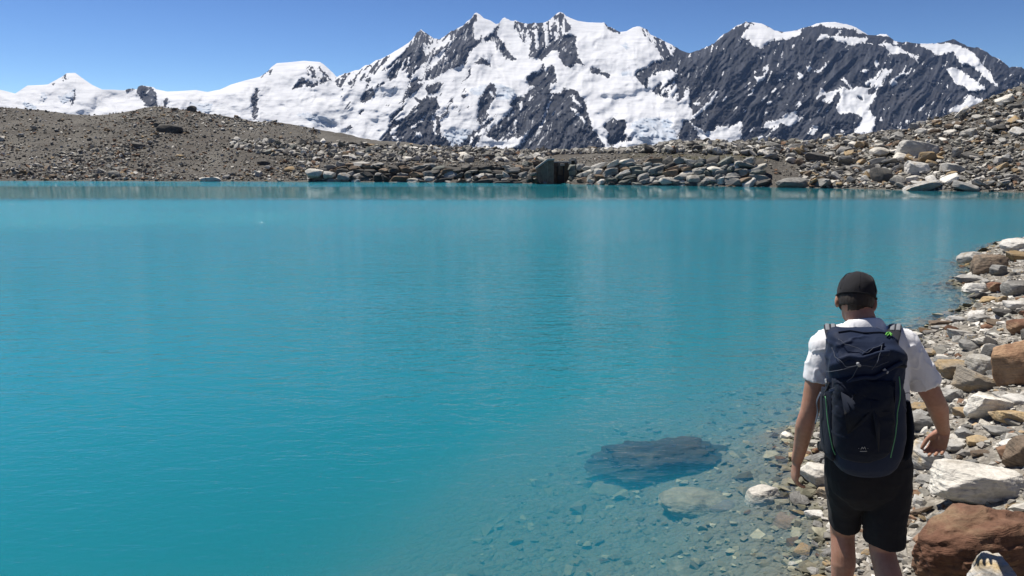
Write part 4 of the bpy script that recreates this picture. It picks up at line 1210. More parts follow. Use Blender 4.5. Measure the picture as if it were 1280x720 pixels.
stone_wall('stone_wall', 'dark dry stone wall between the moraine and the outlet', 388, 668, lambda u: np.interp(u, [388, 400, 420, 470, 668], [214, 208, 206, 207, 209]),
           ['dark', 'grey', 'dark', 'brown', 'green', 'dark', 'grey', 'dark', 'brown', 'pale'], 11, .30, .5, .65, 1.7, (.0, .16))
stone_wall('stone_wall', 'light dry stone wall of slanting slabs between the outlet and the gravel chute', 726, 950, lambda u: np.interp(u, [726, 745, 800, 850, 930, 950], [209, 206, 204, 201, 200, 206]),
           ['grey', 'green', 'grey', 'pale', 'brown', 'green', 'grey', 'white', 'dark', 'grey'], 12, .27, .42, .6, 1.45, (-.16, .18))
# the white stones at the end of the left wall
def accent(u, v, w, h, mat, label):
    s = onz(u, float(shore_v(u)))
    c = at(u, v, s.y + .35)
    o = bpy.data.objects.new('boulder', rock_mesh('boulder', int(u), 4, (w / FPX * s.y, .9, h / FPX * s.y), planes=8, rough=.06, rnd=.25)); COL.objects.link(o)
    o.data.materials.append(M[mat]); o.location = c
    o.rotation_euler = (-.55, .1, .15)
    if u == 396:
        gp = ground_hit(u, v + 3); o.location = (gp.x, gp.y + .3, gp.z + .1)
    tag(o, label, 'boulder')
accent(392.5, 217, 22, 11, 'white', 'bright white angular stone at the foot of the dark stone wall')
accent(412, 219, 17, 9, 'pale', 'pale pinkish stone beside the bright white stone at the wall foot')
accent(430, 222, 17, 11, 'striped', 'pointed grey stone at the foot of the dark stone wall')
accent(396, 198.5, 13, 7, 'pale', 'pale domed stone on the gravel above the dark stone wall')
accent(834, 227, 23, 10, 'white', 'large rounded white stone at the foot of the light stone wall')
accent(851, 228.5, 13, 6, 'white', 'small flat white stone at the foot of the light stone wall')
accent(868, 225, 20, 11, 'white', 'white angular block at the foot of the light stone wall')
accent(890, 226, 20, 9, 'striped', 'square grey block at the foot of the light stone wall')

def prism(name, pts, y0, y1, mat, parent, base, bevel=.03):
    """upright slab: outline in x and z, from y0 to y1"""
    bm = bmesh.new()
    a = [bm.verts.new((x, y0, z)) for x, z in pts]; b = [bm.verts.new((x, y1, z)) for x, z in pts]
    bm.faces.new(a); bm.faces.new(b[::-1])
    n = len(pts)
    for i in range(n):
        j = (i + 1) % n
        bm.faces.new((a[j], a[i], b[i], b[j]))
    bmesh.ops.recalc_face_normals(bm, faces=bm.faces[:])
    bmesh.ops.bevel(bm, geom=bm.edges[:], offset=bevel, segments=1, affect='EDGES')
    for v in bm.verts: v.co -= base
    me = bpy.data.meshes.new(name); bm.to_mesh(me); bm.free()
    return link(name, me, mat, parent)

def outlet():
    Y = onz(690, 229.6).y
    base = Vector((at(690, 229.6, Y).x, Y, 0))
    root = link('lake_outlet', None); root.location = base
    tag(root, 'dark concrete lake outlet with slanting wing wall between the two stone walls', 'outlet')
    P = lambda u, v, yy=Y: (at(u, v, yy).x, at(u, v, yy).z)
    bz = -1.2
    # left wing wall with its slanting pale coping
    xl, z1 = P(670, 212); x2, z2 = P(685, 201); x3, z3 = P(692.5, 200.5)
    prism('wing_wall', [(xl, bz), (x3, bz), (x3, z3), (x2, z2), (xl, z1)], Y, Y + .45, M['concrete'], root, base)
    k = .2
    prism('coping', [(xl - .05, z1 + .01), (x2, z2 + .01), (x3 + .04, z3 + .01), (x3 + .04, z3 + k), (x2 - .05, z2 + k), (xl - .05, z1 + k)], Y - .12, Y + .55, M['concrete_top'], root, base, .02)
    # channel wall running back from the wing
    prism('channel_wall', [(x3 - .42, bz), (x3, bz), (x3, z3 - .05), (x3 - .42, z3 - .05)], Y + .46, Y + 3.2, M['concrete'], root, base)
    # weir wall across the channel
    xa, za = x3 + .02, P(700, 203.5, Y + 2.6)[1]
    xb = P(713.5, 200, Y + 2.6)[0]
    prism('weir_wall', [(xa, bz), (xb, bz), (xb, za), (xa, za)], Y + 2.6, Y + 3.1, M['concrete'], root, base)
    prism('weir_cap', [(xa, za + .005), (xb, za + .005), (xb, za + .16), (xa, za + .16)], Y + 2.5, Y + 3.2, M['concrete_top'], root, base, .02)
    # the sluice gate with its guide posts and lifting gear
    gx0 = xa + .55; gx1 = xa + 1.0
    prism('gate_post', [(gx0 - .1, bz), (gx0, bz), (gx0, za - .3), (gx0 - .1, za - .3)], Y + 2.42, Y + 2.585, M['iron'], root, base, .01)
    prism('gate_post', [(gx1, bz), (gx1 + .1, bz), (gx1 + .1, za - .3), (gx1, za - .3)], Y + 2.42, Y + 2.585, M['iron'], root, base, .01)
    prism('sluice_gate', [(gx0 + .005, bz), (gx1 - .005, bz), (gx1 - .005, .75), (gx0 + .005, .75)], Y + 2.46, Y + 2.54, M['iron'], root, base, .01)
    prism('ledge', [(gx0 + .15, za - .3), (gx1 + .12, za - .3), (gx1 + .12, za - .08), (gx0 + .15, za - .08)], Y + 2.3, Y + 2.58, M['concrete_top'], root, base, .02)
    # rough masonry wing on the right
    xr = P(713.5, 200)[0]
    rng = np.random.default_rng(5)
    z = -.3
    while z < 2.2:
        n = 2 if z < 1.4 else 1
        for i in range(n):
            o = bpy.data.objects.new('wing_stone', BLOCKS[int(rng.integers(len(BLOCKS)))]); COL.objects.link(o); o.parent = root
            o.material_slots[0].link = 'OBJECT'; o.material_slots[0].material = M[['green', 'grey', 'green', 'dark'][int(rng.integers(4))]]
            o.location = Vector((xr + .3 + i * .62 + rng.uniform(-.05, .05), Y + .5 + (2 - n) * .5 + z * .2, z + .25)) - base
            o.scale = (.85, 1.0, .72); o.rotation_euler = (rng.normal() * .15, rng.normal() * .25, rng.normal() * .2)
        z += .5
    prism('wing_core', [(xr + .12, bz), (xr + 1.2, bz), (xr + 1.0, 1.1), (xr + .35, 2.1), (xr + .12, 2.1)], Y + .75, Y + 3.4, M['core'], root, base)
outlet()
_rng = np.random.default_rng(21)
for _u, _v, _s, _m in ((662, 224, .8, 'dark'), (667, 218, .7, 'grey'), (670, 226, .6, 'brown'), (674, 228.5, .5, 'dark'), (681, 229, .45, 'grey'), (714, 229, .5, 'dark'), (719, 228, .6, 'grey')):
    _p = at(_u, _v, onz(690, 229.6).y - .25)
    put_stone('riprap_block', _p, _s, _m, _rng, .25, '%shape ' + WORD[_m] + ' block at the waterline below the outlet wing wall', 'rock', 'riprap blocks on the dam', 1.2)
for k in range(26):                                        # rubble heaped against the wing wall
    _u = _rng.uniform(646, 688); _v = np.interp(_u, [646, 668, 686], [209, 208, 199]) - _rng.uniform(-1, 7)
    _g = ground_hit(_u, _v); _s = _rng.uniform(.4, .95); _m = ['grey', 'dark', 'pale', 'green', 'brown'][int(_rng.integers(5))]
    put_stone('riprap_block', (_g.x, _g.y, _g.z + _s * .12), _s, _m, _rng, .3, '%shape ' + WORD[_m] + ' riprap block heaped against the outlet wing wall', 'rock', 'riprap blocks on the dam', .9)
# ------------------------------------------------------------------ the hiker, seen from behind
PY = 3.32                                           # metres in front of the camera
FOOT = Vector((at(1084, 600, PY).x, PY, 0))
FOOT.z = float(height(np.array([FOOT.x]), np.array([FOOT.y]), False)[0])

def frames(pts, ref, vert=False):
    out = []
    n = len(pts)
    for i in range(n):
        a = pts[max(0, i - 1)]; b = pts[min(n - 1, i + 1)]
        t = (b - a).normalized()
        if vert: t = Vector((0, 0, 1 if b.z > a.z else -1))
        x = (ref - t * ref.dot(t)).normalized()
        out.append((x, t.cross(x).normalized(), t))
    return out

def loft(pts, rads, seg=22, ref=Vector((1, 0, 0)), power=2.0, cap=True, sub=1, vert=False):
    """closed tube through points; a radius is r or (rx, ry)"""
    pts = [Vector(p) for p in pts]
    rads = [(r, r) if np.isscalar(r) else r for r in rads]
    if sub > 1:
        P, Q = [], []
        for i in range(len(pts) - 1):
            p0 = pts[max(0, i - 1)]; p1 = pts[i]; p2 = pts[i + 1]; p3 = pts[min(len(pts) - 1, i + 2)]
            for k in range(sub):
                t = k / sub
                P.append(.5 * ((2 * p1) + (p2 - p0) * t + (2 * p0 - 5 * p1 + 4 * p2 - p3) * t * t + (3 * p1 - p0 - 3 * p2 + p3) * t ** 3))
                s = t
                Q.append((rads[i][0] * (1 - s) + rads[i + 1][0] * s, rads[i][1] * (1 - s) + rads[i + 1][1] * s))
        P.append(pts[-1]); Q.append(rads[-1]); pts, rads = P, Q
    fr = frames(pts, ref, vert)
    V, F = [], []
    for p, (rx, ry), (x, y, t) in zip(pts, rads, fr):
        for k in range(seg):
            a = 2 * math.pi * k / seg
            c, s = math.cos(a), math.sin(a)
            c = math.copysign(abs(c) ** (2 / power), c); s = math.copysign(abs(s) ** (2 / power), s)
            V.append(p + x * (rx * c) + y * (ry * s))
    n = len(pts)
    for i in range(n - 1):
        for k in range(seg):
            l = (k + 1) % seg
            F.append((i * seg + k, i * seg + l, (i + 1) * seg + l, (i + 1) * seg + k))
    if cap:
        F.append(tuple(range(seg))[::-1]); F.append(tuple((n - 1) * seg + k for k in range(seg)))
    return V, F

def ball(c, r, rot=None, seg=20, rings=14):
    r = (r, r, r) if np.isscalar(r) else r
    V, F = [], []
    c = Vector(c); rot = rot or Matrix.Identity(3)
    V.append(c + rot @ Vector((0, 0, r[2])))
    for i in range(1, rings):
        th = math.pi * i / rings
        for k in range(seg):
            a = 2 * math.pi * k / seg
            V.append(c + rot @ Vector((r[0] * math.sin(th) * math.cos(a), r[1] * math.sin(th) * math.sin(a), r[2] * math.cos(th))))
    V.append(c + rot @ Vector((0, 0, -r[2])))
    for k in range(seg):
        F.append((0, 1 + k, 1 + (k + 1) % seg))
    for i in range(rings - 2):
        for k in range(seg):
            a = 1 + i * seg + k; b = 1 + i * seg + (k + 1) % seg
            F.append((a, a + seg, b + seg, b))
    last = len(V) - 1; o = 1 + (rings - 2) * seg
    for k in range(seg):
        F.append((o + k, last, o + (k + 1) % seg))
    return V, F

def chain(pts, rads, seg=14):
    """rounded limb: tube plus balls at both ends"""
    pts = [Vector(p) for p in pts]
    t = (pts[-1] - pts[0]).normalized()
    ref = Vector((1, 0, 0)) if abs(t.x) < .8 else Vector((0, 1, 0))
    r0 = rads[0] if np.isscalar(rads[0]) else min(rads[0]); r1 = rads[-1] if np.isscalar(rads[-1]) else min(rads[-1])
    return [loft(pts, rads, seg, ref, sub=3), ball(pts[0], r0 * .98, seg=seg, rings=10), ball(pts[-1], r1 * .98, seg=seg, rings=10)]

def solids_to_mesh(name, solids, base, voxel=None, smooth=0, fac=.5):
    V, F = [], []
    for v, f in solids:
        o = len(V); V += [tuple(p - base) for p in v]; F += [tuple(i + o for i in q) for q in f]
    me = bpy.data.meshes.new(name); me.from_pydata(V, [], F); me.update()
    bm = bmesh.new(); bm.from_mesh(me); bmesh.ops.recalc_face_normals(bm, faces=bm.faces[:]); bm.to_mesh(me); bm.free()
    if voxel:
        t = bpy.data.objects.new('tmp', me); COL.objects.link(t)
        m = t.modifiers.new('r', 'REMESH'); m.mode = 'VOXEL'; m.voxel_size = voxel; m.use_smooth_shade = True
        if smooth:
            s = t.modifiers.new('s', 'SMOOTH'); s.factor = fac; s.iterations = smooth
        dg = bpy.context.evaluated_depsgraph_get(); dg.update()
        me2 = bpy.data.meshes.new_from_object(t.evaluated_get(dg))
        bpy.data.objects.remove(t); bpy.data.meshes.remove(me)
        me = me2; me.name = name
    me.polygons.foreach_set('use_smooth', np.ones(len(me.polygons), bool))
    return me

def displace(me, fn):
    n = len(me.vertices)
    co = np.zeros(n * 3, np.float32); me.vertices.foreach_get('co', co); co = co.reshape(-1, 3).astype(float)
    no = np.zeros(n * 3, np.float32); me.vertices.foreach_get('normal', no); no = no.reshape(-1, 3)
    co2 = fn(co, no)
    me.vertices.foreach_set('co', co2.astype(np.float32).ravel()); me.update()

# materials
def mat_skin():
    t = NT('skin')
    tc = t.n('TexCoord').outputs['Object']
    a = t.noise(tc, 9, 4, .6); b = t.noise(tc, 60, 3, .6)
    c = t.mix(t.ramp(a, [(.3, 0), (.7, 1)]), (.33, .175, .115), (.43, .245, .17))
    c = t.mix(t.ramp(b, [(.35, .35), (.6, 0)]), c, (.26, .12, .075))
    r_ = t.noise(t.mapping(tc, loc=(4, 2, 9)), 5, 3, .6)
    c = t.mix(t.ramp(r_, [(.45, 0), (.7, .55)]), c, (.46, .20, .15))
    p = t.principled(c, .55, t.bump(b, .15, .002), .35)
    p.inputs['Subsurface Weight'].default_value = .12
    p.inputs['Subsurface Radius'].default_value = (.012, .005, .003)
    return t.m
M['skin'] = mat_skin()
def mat_cloth(name, c, rough=.9, weave=420, var=.12, sheen=.15, spec=.2):
    t = NT(name)
    tc = t.n('TexCoord').outputs['Object']
    a = t.noise(tc, 12, 4, .6)
    w = t.noise(t.mapping(tc, scale=(1, 1, 1)), weave, 2, .5)
    cc = t.mix(a, tuple(x * (1 - var) for x in c), tuple(min(1, x * (1 + var)) for x in c))
    wr = t.noise(t.mapping(tc, scale=(1, 1, .55)), 16, 4, .55, .8)
    h = t.math('ADD', t.math('MULTIPLY', wr, 1.0), t.math('MULTIPLY', w, .05))
    t.principled(cc, rough, t.bump(h, .35, .012), spec, **{'Sheen Weight': sheen})
    return t.m
M['tee'] = mat_cloth('white cotton', (.78, .78, .80), var=.04, sheen=.05)
M['shorts'] = mat_cloth('black shorts cloth', (.014, .014, .017), var=.25, sheen=.02)
M['cap'] = mat_cloth('black cap cloth', (.016, .016, .019), var=.2, sheen=.05)
M['hair'] = mat_plain('dark brown hair', (.022, .014, .010), .6, .4, .4, 160, .5, .004)
M['pack'] = mat_cloth('navy ripstop nylon', (.008, .016, .042), rough=.72, weave=600, var=.25, sheen=.02, spec=.2)
M['pack_dark'] = mat_cloth('black navy nylon', (.005, .009, .021), rough=.75, weave=600, var=.2, sheen=.02, spec=.18)
M['strap'] = mat_cloth('black webbing', (.018, .02, .026), rough=.8, weave=700, var=.2, sheen=.02)
M['strap_grey'] = mat_cloth('grey strap mesh', (.19, .20, .22), rough=.85, weave=700, var=.1, sheen=.02)
M['green'] = M.get('green')
M['lime'] = mat_plain('lime green cord', (.13, .42, .07), .6, .3, .1, 80, .1, .001)
M['zip_green'] = mat_plain('green zip piping', (.085, .27, .13), .6, .3, .1, 80, .1, .001)
M['cord'] = mat_plain('grey blue cord', (.055, .065, .09), .7, .3, .2, 80, .1, .001)
M['buckle'] = mat_plain('grey plastic buckle', (.30, .31, .33), .45, .5, .1, 40, .1, .001)
M['logo'] = mat_plain('pale stitched emblem', (.40, .40, .38), .8, .2, .1, 200, .1, .001)
M['shoe'] = mat_plain('grey hiking shoe', (.09, .085, .08), .8, .3, .3, 40, .3, .003)
M['sole'] = mat_plain('black rubber sole', (.02, .02, .02), .8, .3, .2, 40, .2, .003)
M['eye'] = mat_plain('eye', (.6, .58, .55), .3, .5, .05, 40, .0, .001)

P = at
def hiker():
    root = link('person', None); root.location = FOOT
    tag(root, 'hiker seen from behind in black cap, white t-shirt and black shorts, walking along the shore', 'person')
    S_ = []
    # ---- torso
    S_.append(loft([P(1084, 606, 3.32), P(1084, 582, 3.32), P(1085, 558, 3.32), P(1085, 525, 3.34), P(1084, 488, 3.36), P(1083, 455, 3.37), P(1082, 432, 3.37), P(1080, 416, 3.375), P(1078, 408, 3.38)],
                   [(.10, .09), (.155, .115), (.168, .12), (.148, .105), (.158, .112), (.172, .115), (.168, .098), (.115, .075), (.07, .06)], 28, sub=4))
    # neck and head
    hc = P(1070, 374, 3.44)
    tilt = Matrix.Rotation(R(-20), 3, 'Z') @ Matrix.Rotation(R(-29), 3, 'X') @ Matrix.Rotation(R(3), 3, 'Y')
    S_.append(loft([P(1080, 414, 3.375), P(1077, 402, 3.39), P(1072, 386, 3.42), hc], [(.078, .066), (.066, .062), (.062, .062), (.06, .06)], 20, sub=3))
    S_.append(ball(hc + tilt @ Vector((0, 0, .012)), (.075, .094, .104), tilt, 24, 18))
    S_.append(ball(hc + tilt @ Vector((0, .035, -.052)), (.056, .062, .062), tilt, 20, 14))                # jaw
    S_.append(ball(hc + tilt @ Vector((0, .098, -.022)), (.013, .018, .022), tilt, 12, 10))               # nose
    S_.append(ball(hc + tilt @ Vector((0, .086, -.058)), (.024, .012, .008), tilt, 12, 8))                # lips
    S_.append(ball(hc + tilt @ Vector((0, .086, .016)), (.046, .012, .010), tilt, 12, 8))                 # brow
    S_.append(ball(hc + tilt @ Vector((0, .080, -.092)), (.022, .018, .016), tilt, 12, 8))                # chin
    for s in (-1, 1):
        er = tilt @ Matrix.Rotation(R(22) * s, 3, 'Z')
        S_.append(ball(hc + tilt @ Vector((s * .081, .0, -.018)), (.010, .019, .032), er, 12, 12))
        S_.append(ball(hc + tilt @ Vector((s * .078, .006, -.040)), (.008, .010, .012), er, 10, 8))
    # ---- arms
    ls, le, lw = P(1030, 434, 3.37), P(1012, 514, 3.35), P(996, 577, 3.43)
    rs, re, rw = P(1132, 434, 3.36), P(1168, 500, 3.34), P(1180, 539, 3.50)
    S_ += chain([ls, ls.lerp(le, .35), ls.lerp(le, .7), le, le.lerp(lw, .28) + Vector((-.004, 0, 0)), le.lerp(lw, .7), lw], [.060, .054, .047, .042, .044, .033, (.027, .023)], 18)
    S_ += chain([rs, rs.lerp(re, .35), rs.lerp(re, .7), re, re.lerp(rw, .28) + Vector((.004, 0, 0)), re.lerp(rw, .7), rw], [.060, .056, .050, .045, .046, .035, (.028, .024)], 18)
    S_.append(loft([P(1058, 434, 3.37), ls], [(.06, .075), .062], 18, Vector((0, 1, 0)), sub=3))
    S_.append(loft([P(1106, 434, 3.37), rs], [(.06, .075), .062], 18, Vector((0, 1, 0)), sub=3))
    # ---- hands
    def hand(w, down, across, back, spread, curls, thumb_out, side):
        """w wrist, down along the palm, across towards the thumb, back out of the back of the hand"""
        down = down.normalized(); across = (across - down * across.dot(down)).normalized(); back = down.cross(across).normalized() * (1 if back > 0 else -1)
        k = w + down * .088
        out = [loft([w - down * .01, w + down * .03, w + down * .065, k, k + down * .012], [(.026, .021), (.035, .019), (.041, .018), (.041, .015), (.036, .012)], 18, across, sub=2)]
        for i, (L, r) in enumerate(((.070, .0092), (.079, .0095), (.073, .0090), (.058, .0078))):
            off = .030 - i * .0205
            p = k + across * off - down * .004 - down * (.004 * abs(i - 1))
            d = (down + across * (.10 - .07 * i) * spread).normalized()
            pts = [p - d * .02]
            c = curls[i]
            seg = [L * .46, L * .31, L * .25]
            ang = 0
            for j, s in enumerate(seg):
                pts.append(p); ang += c * (.75, 1.0, .7)[j]
                dd = d * math.cos(ang) - back * math.sin(ang)
                p = p + dd * s
            pts.append(p)
            out += [loft(pts, [r * 1.05, r * 1.05, r, r * .92, r * .78], 12, across, sub=3), ball(p, r * .78, seg=10, rings=8), ball(pts[2], r * 1.03, seg=10, rings=8)]
        tb = w + down * .030 + across * .030 - back * .006
        d1 = (down * .75 + across * thumb_out - back * .35).normalized()
        t1 = tb + d1 * .042; d2 = (down * .95 + across * thumb_out * .25 - back * .4).normalized()
        t2 = t1 + d2 * .032; t3 = t2 + (d2 + down * .3).normalized() * .024
        out += [loft([tb - d1 * .02, tb, t1, t2, t3], [.016, .0165, .012, .0108, .0085], 12, back, sub=3), ball(t3, .0085, seg=10, rings=8)]
        return out
    # left hand hangs, back of the hand turned outward, fingers curled in towards the thigh
    S_ += hand(lw, Vector((-.03, .08, -1)), Vector((.10, 1, .08)), -1, 1, (.42, .5, .55, .6), .62, -1)
    # right hand: palm turned back, fingers curling in
    S_ += hand(rw, Vector((-.22, .12, -.97)), Vector((-.70, .68, .20)), 1, 1, (.5, .6, .68, .75), .4, 1)
    # ---- legs
    lh, lk = P(1059, 568, 3.33), P(1054, 668, 3.44)
    rh, rk = P(1107, 568, 3.32), P(1104, 684, 3.28)
    la = Vector((lk.x - .01, 3.40, FOOT.z + .10)); ra = Vector((rk.x + .0, 3.06, FOOT.z + .13))
    S_ += chain([lh, lh.lerp(lk, .5), lk + Vector((0, .01, .03)), lk + Vector((0, 0, -.03)), lk.lerp(la, .34) + Vector((0, -.02, 0)), lk.lerp(la, .75), la], [.090, .078, .060, .056, .058, .040, .036], 20)
    S_ += chain([rh, rh.lerp(rk, .5), rk + Vector((0, .01, .03)), rk + Vector((0, 0, -.03)), rk.lerp(ra, .34) + Vector((0, -.02, 0)), rk.lerp(ra, .75), ra], [.090, .080, .062, .058, .060, .041, .036], 20)
    for a, z in ((la, 0), (ra, .02)):
        S_.append(loft([a + Vector((0, -.05, -.05)), a + Vector((0, .03, -.05)), a + Vector((.0, .15, -.07))], [(.035, .03), (.04, .035), (.036, .02)], 14, sub=3))
    body = solids_to_mesh('body', S_, FOOT, .005, 4, .5)
    link('body', body, M['skin'], root)
    # ---- shoes
    for a in (la, ra):
        sh = solids_to_mesh('shoe', [loft([a + Vector((0, 0, .03)), a + Vector((0, -.005, -.03)), a + Vector((0, .0, -.06))], [(.046, .052), (.046, .058), (.045, .07)], 18, sub=3),
                                     loft([a + Vector((0, -.075, -.065)), a + Vector((0, -.02, -.055)), a + Vector((0, .07, -.058)), a + Vector((0, .15, -.075)), a + Vector((0, .19, -.082))], [(.034, .03), (.042, .042), (.046, .042), (.045, .03), (.03, .015)], 18, sub=3)], FOOT, .006, 3)
        so = link('shoe', sh, M['shoe'], root)
        sl = solids_to_mesh('sole', [loft([a + Vector((0, -.08, -.098)), a + Vector((0, 0, -.098)), a + Vector((0, .09, -.098)), a + Vector((0, .19, -.092))], [(.034, .014), (.044, .014), (.050, .014), (.034, .012)], 18, sub=3)], FOOT, None)
        link('sole', sl, M['sole'], so)
    # ---- t-shirt
    T = [loft([P(1085, 566, 3.325), P(1086, 556, 3.33), P(1085, 528, 3.34), P(1084, 488, 3.36), P(1083, 456, 3.37), P(1082, 434, 3.37), P(1080, 418, 3.375), P(1079, 408, 3.38), P(1078, 401, 3.39)],
              [(.190, .142), (.188, .140), (.176, .132), (.180, .132), (.190, .132), (.186, .114), (.132, .098), (.094, .086), (.076, .072)], 36, sub=5, power=2.2)]
    T.append(loft([P(1056, 428, 3.37), ls + Vector((-.008, 0, .006))], [(.074, .092), (.066, .070)], 22, Vector((0, 1, 0)), sub=4))
    T.append(loft([P(1108, 428, 3.37), rs + Vector((.008, 0, .006))], [(.074, .092), (.066, .070)], 22, Vector((0, 1, 0)), sub=4))
    T.append(ball(ls, .068)); T.append(ball(rs, .069))
    T.append(loft([ls + Vector((.02, 0, .015)), ls.lerp(le, .22), ls.lerp(le, .50), ls.lerp(le, .53)], [(.064, .070), (.064, .070), (.058, .066), (.057, .066)], 22, sub=4))
    T.append(loft([rs + Vector((-.02, 0, .015)), rs.lerp(re, .25), rs.lerp(re, .66), rs.lerp(re, .69)], [(.064, .070), (.068, .074), (.070, .076), (.069, .075)], 22, sub=4))
    tee = solids_to_mesh('t_shirt', T, FOOT, .0055, 4, .5)
    def wr(co, no):
        a = fbm3(co * np.array([9, 9, 5]) + 3, 3, 7); b = fbm3((co + .05 * a[:, None]) * np.array([16, 16, 26]), 2, 17)
        c = 1 - np.abs(fbm3(co * np.array([13, 10, 9]) + 20, 2, 27)) * 2
        side = sstep(.09, .16, np.abs(co[:, 0]))
        d = np.sin((co[:, 2] * 1.0 - np.abs(co[:, 0]) * .7) * 85 + 4 * a) * sstep(.13, .2, np.abs(co[:, 0])) * (.4 + .6 * noise3(co * 14, 6))
        cr = np.maximum(0, 1 - np.abs(fbm3(co * np.array([22, 16, 13]) + 31, 2, 29)) * 5) ** 2
        return co + no * (.003 * a + .003 * b * side + .003 * c * side + .005 * cr * (.4 + .6 * side))[:, None]
    displace(tee, wr)
    link('t_shirt', tee, M['tee'], root)
    # ---- shorts
    Q = [loft([P(1085, 546, 3.33), P(1085, 560, 3.325), P(1084, 585, 3.315), P(1084, 606, 3.315), P(1084, 625, 3.32)], [(.172, .128), (.182, .140), (.192, .150), (.180, .140), (.11, .09)], 32, sub=4, power=2.3)]
    lhem, rhem = P(1055, 650, 3.42), P(1105, 673, 3.28)
    Q.append(loft([P(1060, 575, 3.32), P(1058, 605, 3.34), P(1056, 628, 3.39), lhem, lhem + (lhem - P(1056, 628, 3.39)).normalized() * .012], [(.100, .120), (.096, .115), (.078, .100), (.071, .094), (.068, .090)], 26, sub=4))
    Q.append(loft([P(1108, 575, 3.31), P(1108, 610, 3.30), P(1106, 642, 3.28), rhem, rhem + (rhem - P(1106, 642, 3.28)).normalized() * .012], [(.106, .125), (.106, .122), (.096, .112), (.087, .104), (.084, .1)], 26, sub=4))
    sh = solids_to_mesh('shorts', Q, FOOT, .006, 3, .5)
    def wr2(co, no):
        a = fbm3(co * np.array([8, 8, 6]) + 5, 3, 37); b = 1 - np.abs(fbm3(co * np.array([10, 10, 16]) + 9, 2, 38)) * 2
        return co + no * (.008 * a + .004 * b)[:, None]
    displace(sh, wr2)
    link('shorts', sh, M['shorts'], root)
    # ---- hair and cap
    H = [ball(hc + tilt @ Vector((0, -.010, -.002)), (.0795, .092, .098), tilt, 28, 22)]
    hair = solids_to_mesh('hair', H, FOOT, .005, 1)
    hcl = hc - FOOT
    ti = np.array(tilt.inverted())
    def cut(co, no):
        q = (co - np.array(hcl)) @ ti.T
        back = q[:, 1] < .035
        lowline = -.062 + .012 * sstep(.02, .075, np.abs(q[:, 0])) + .006 * fbm3(co * 60, 2, 4)
        sink = np.where(q[:, 2] < lowline, -.012, 0.0) + np.where(~back, -.02, 0)
        sink = sink + .0022 * fbm3(co * np.array([140, 140, 30]), 2, 5)
        return co + no * sink[:, None]
    displace(hair, cut)
    link('hair', hair, M['hair'], root)
    # cap: domed crown cut off above the ears, button, seam ridges, rear strap, peak pointing ahead
    Vc, Fc = [], []
    seg, rings = 36, 12
    cc = hc + tilt @ Vector((0, -.004, .012))
    crown = [(.93, -.010), (.955, -.002), (.965, .010), (.955, .03), (.915, .052), (.845, .072), (.75, .088), (.60, .100), (.42, .108), (.22, .112), (.05, .1135)]
    for (f, z) in crown:
        for k in range(seg):
            a = 2 * math.pi * k / seg
            rx, ry = .0885 * f, .106 * f
            seam = 1 - .012 * math.exp(-((math.sin(3 * a)) ** 2) / .01)
            zz = z - (.010 * max(0, -math.sin(a)) if z < 0 else 0)
            Vc.append(cc + tilt @ Vector((rx * math.cos(a) * seam, ry * math.sin(a) * seam, zz)))
    n = len(crown)
    for i in range(n - 1):
        for k in range(seg):
            l = (k + 1) % seg
            Fc.append((i * seg + k, i * seg + l, (i + 1) * seg + l, (i + 1) * seg + k))
    Fc.append(tuple((n - 1) * seg + k for k in range(seg)))
    Fc.append(tuple(range(seg))[::-1])
    cm = solids_to_mesh('cap', [(Vc, Fc)], FOOT)
    displace(cm, lambda co, no: co + no * (.0035 * fbm3(co * 30, 3, 12) + .0025 * np.maximum(0, 1 - np.abs(fbm3(co * np.array([12, 12, 40]), 2, 14)) * 5))[:, None])
    cap = link('cap', cm, M['cap'], root)
    link('button', solids_to_mesh('button', [ball(cc + tilt @ Vector((0, 0, .114)), (.009, .009, .005), tilt, 12, 8)], FOOT), M['cap'], cap)
    pk = []
    for j in range(9):
        a = math.pi * (.36 + .28 * j / 8)
        pk.append((math.cos(a), math.sin(a)))
    Vp, Fp = [], []
    for dz in (0, -.004):
        for (c, s) in pk:
            Vp.append(cc + tilt @ Vector((.088 * c, .104 * s, -.018 + dz)))
        for (c, s) in pk:
            Vp.append(cc + tilt @ Vector((.086 * c, .104 * s + .068 * s ** 1.3, -.030 + dz - .010 * (1 - s))))
    m9 = 9
    for j in range(m9 - 1):
        Fp.append((j, j + 1, m9 + j + 1, m9 + j)); Fp.append((2 * m9 + j, 3 * m9 + j, 3 * m9 + j + 1, 2 * m9 + j + 1)); Fp.append((m9 + j, m9 + j + 1, 3 * m9 + j + 1, 3 * m9 + j)); Fp.append((j + 1, j, 2 * m9 + j, 2 * m9 + j + 1))
    Fp.append((0, m9, 3 * m9, 2 * m9)); Fp.append((2 * m9 - 1, m9 - 1, 3 * m9 - 1, 4 * m9 - 1))
    link('peak', solids_to_mesh('peak', [(Vp, Fp)], FOOT), M['cap'], cap)
    for k in range(3):
        a = math.pi * k / 3 + math.pi / 6
        sp = [cc + tilt @ Vector((.0895 * f * math.cos(a), .107 * f * math.sin(a), z + .0012)) for f, z in crown[2:]]
        sq = [cc + tilt @ Vector((-.0895 * f * math.cos(a), -.107 * f * math.sin(a), z + .0012)) for f, z in crown[2:]]
        link('seam', solids_to_mesh('seam', [loft(sp + sq[::-1], [.0016] * (2 * len(sp)), 6, tilt @ Vector((math.sin(a), -math.cos(a), 0)), sub=2)], FOOT), M['cap'], cap)
    # band round the lower edge of the cap
    bp = [cc + tilt @ Vector((.0838 * math.cos(2 * math.pi * k / 40), .1005 * math.sin(2 * math.pi * k / 40), -.004 - .010 * max(0, -math.sin(2 * math.pi * k / 40)))) for k in range(41)]
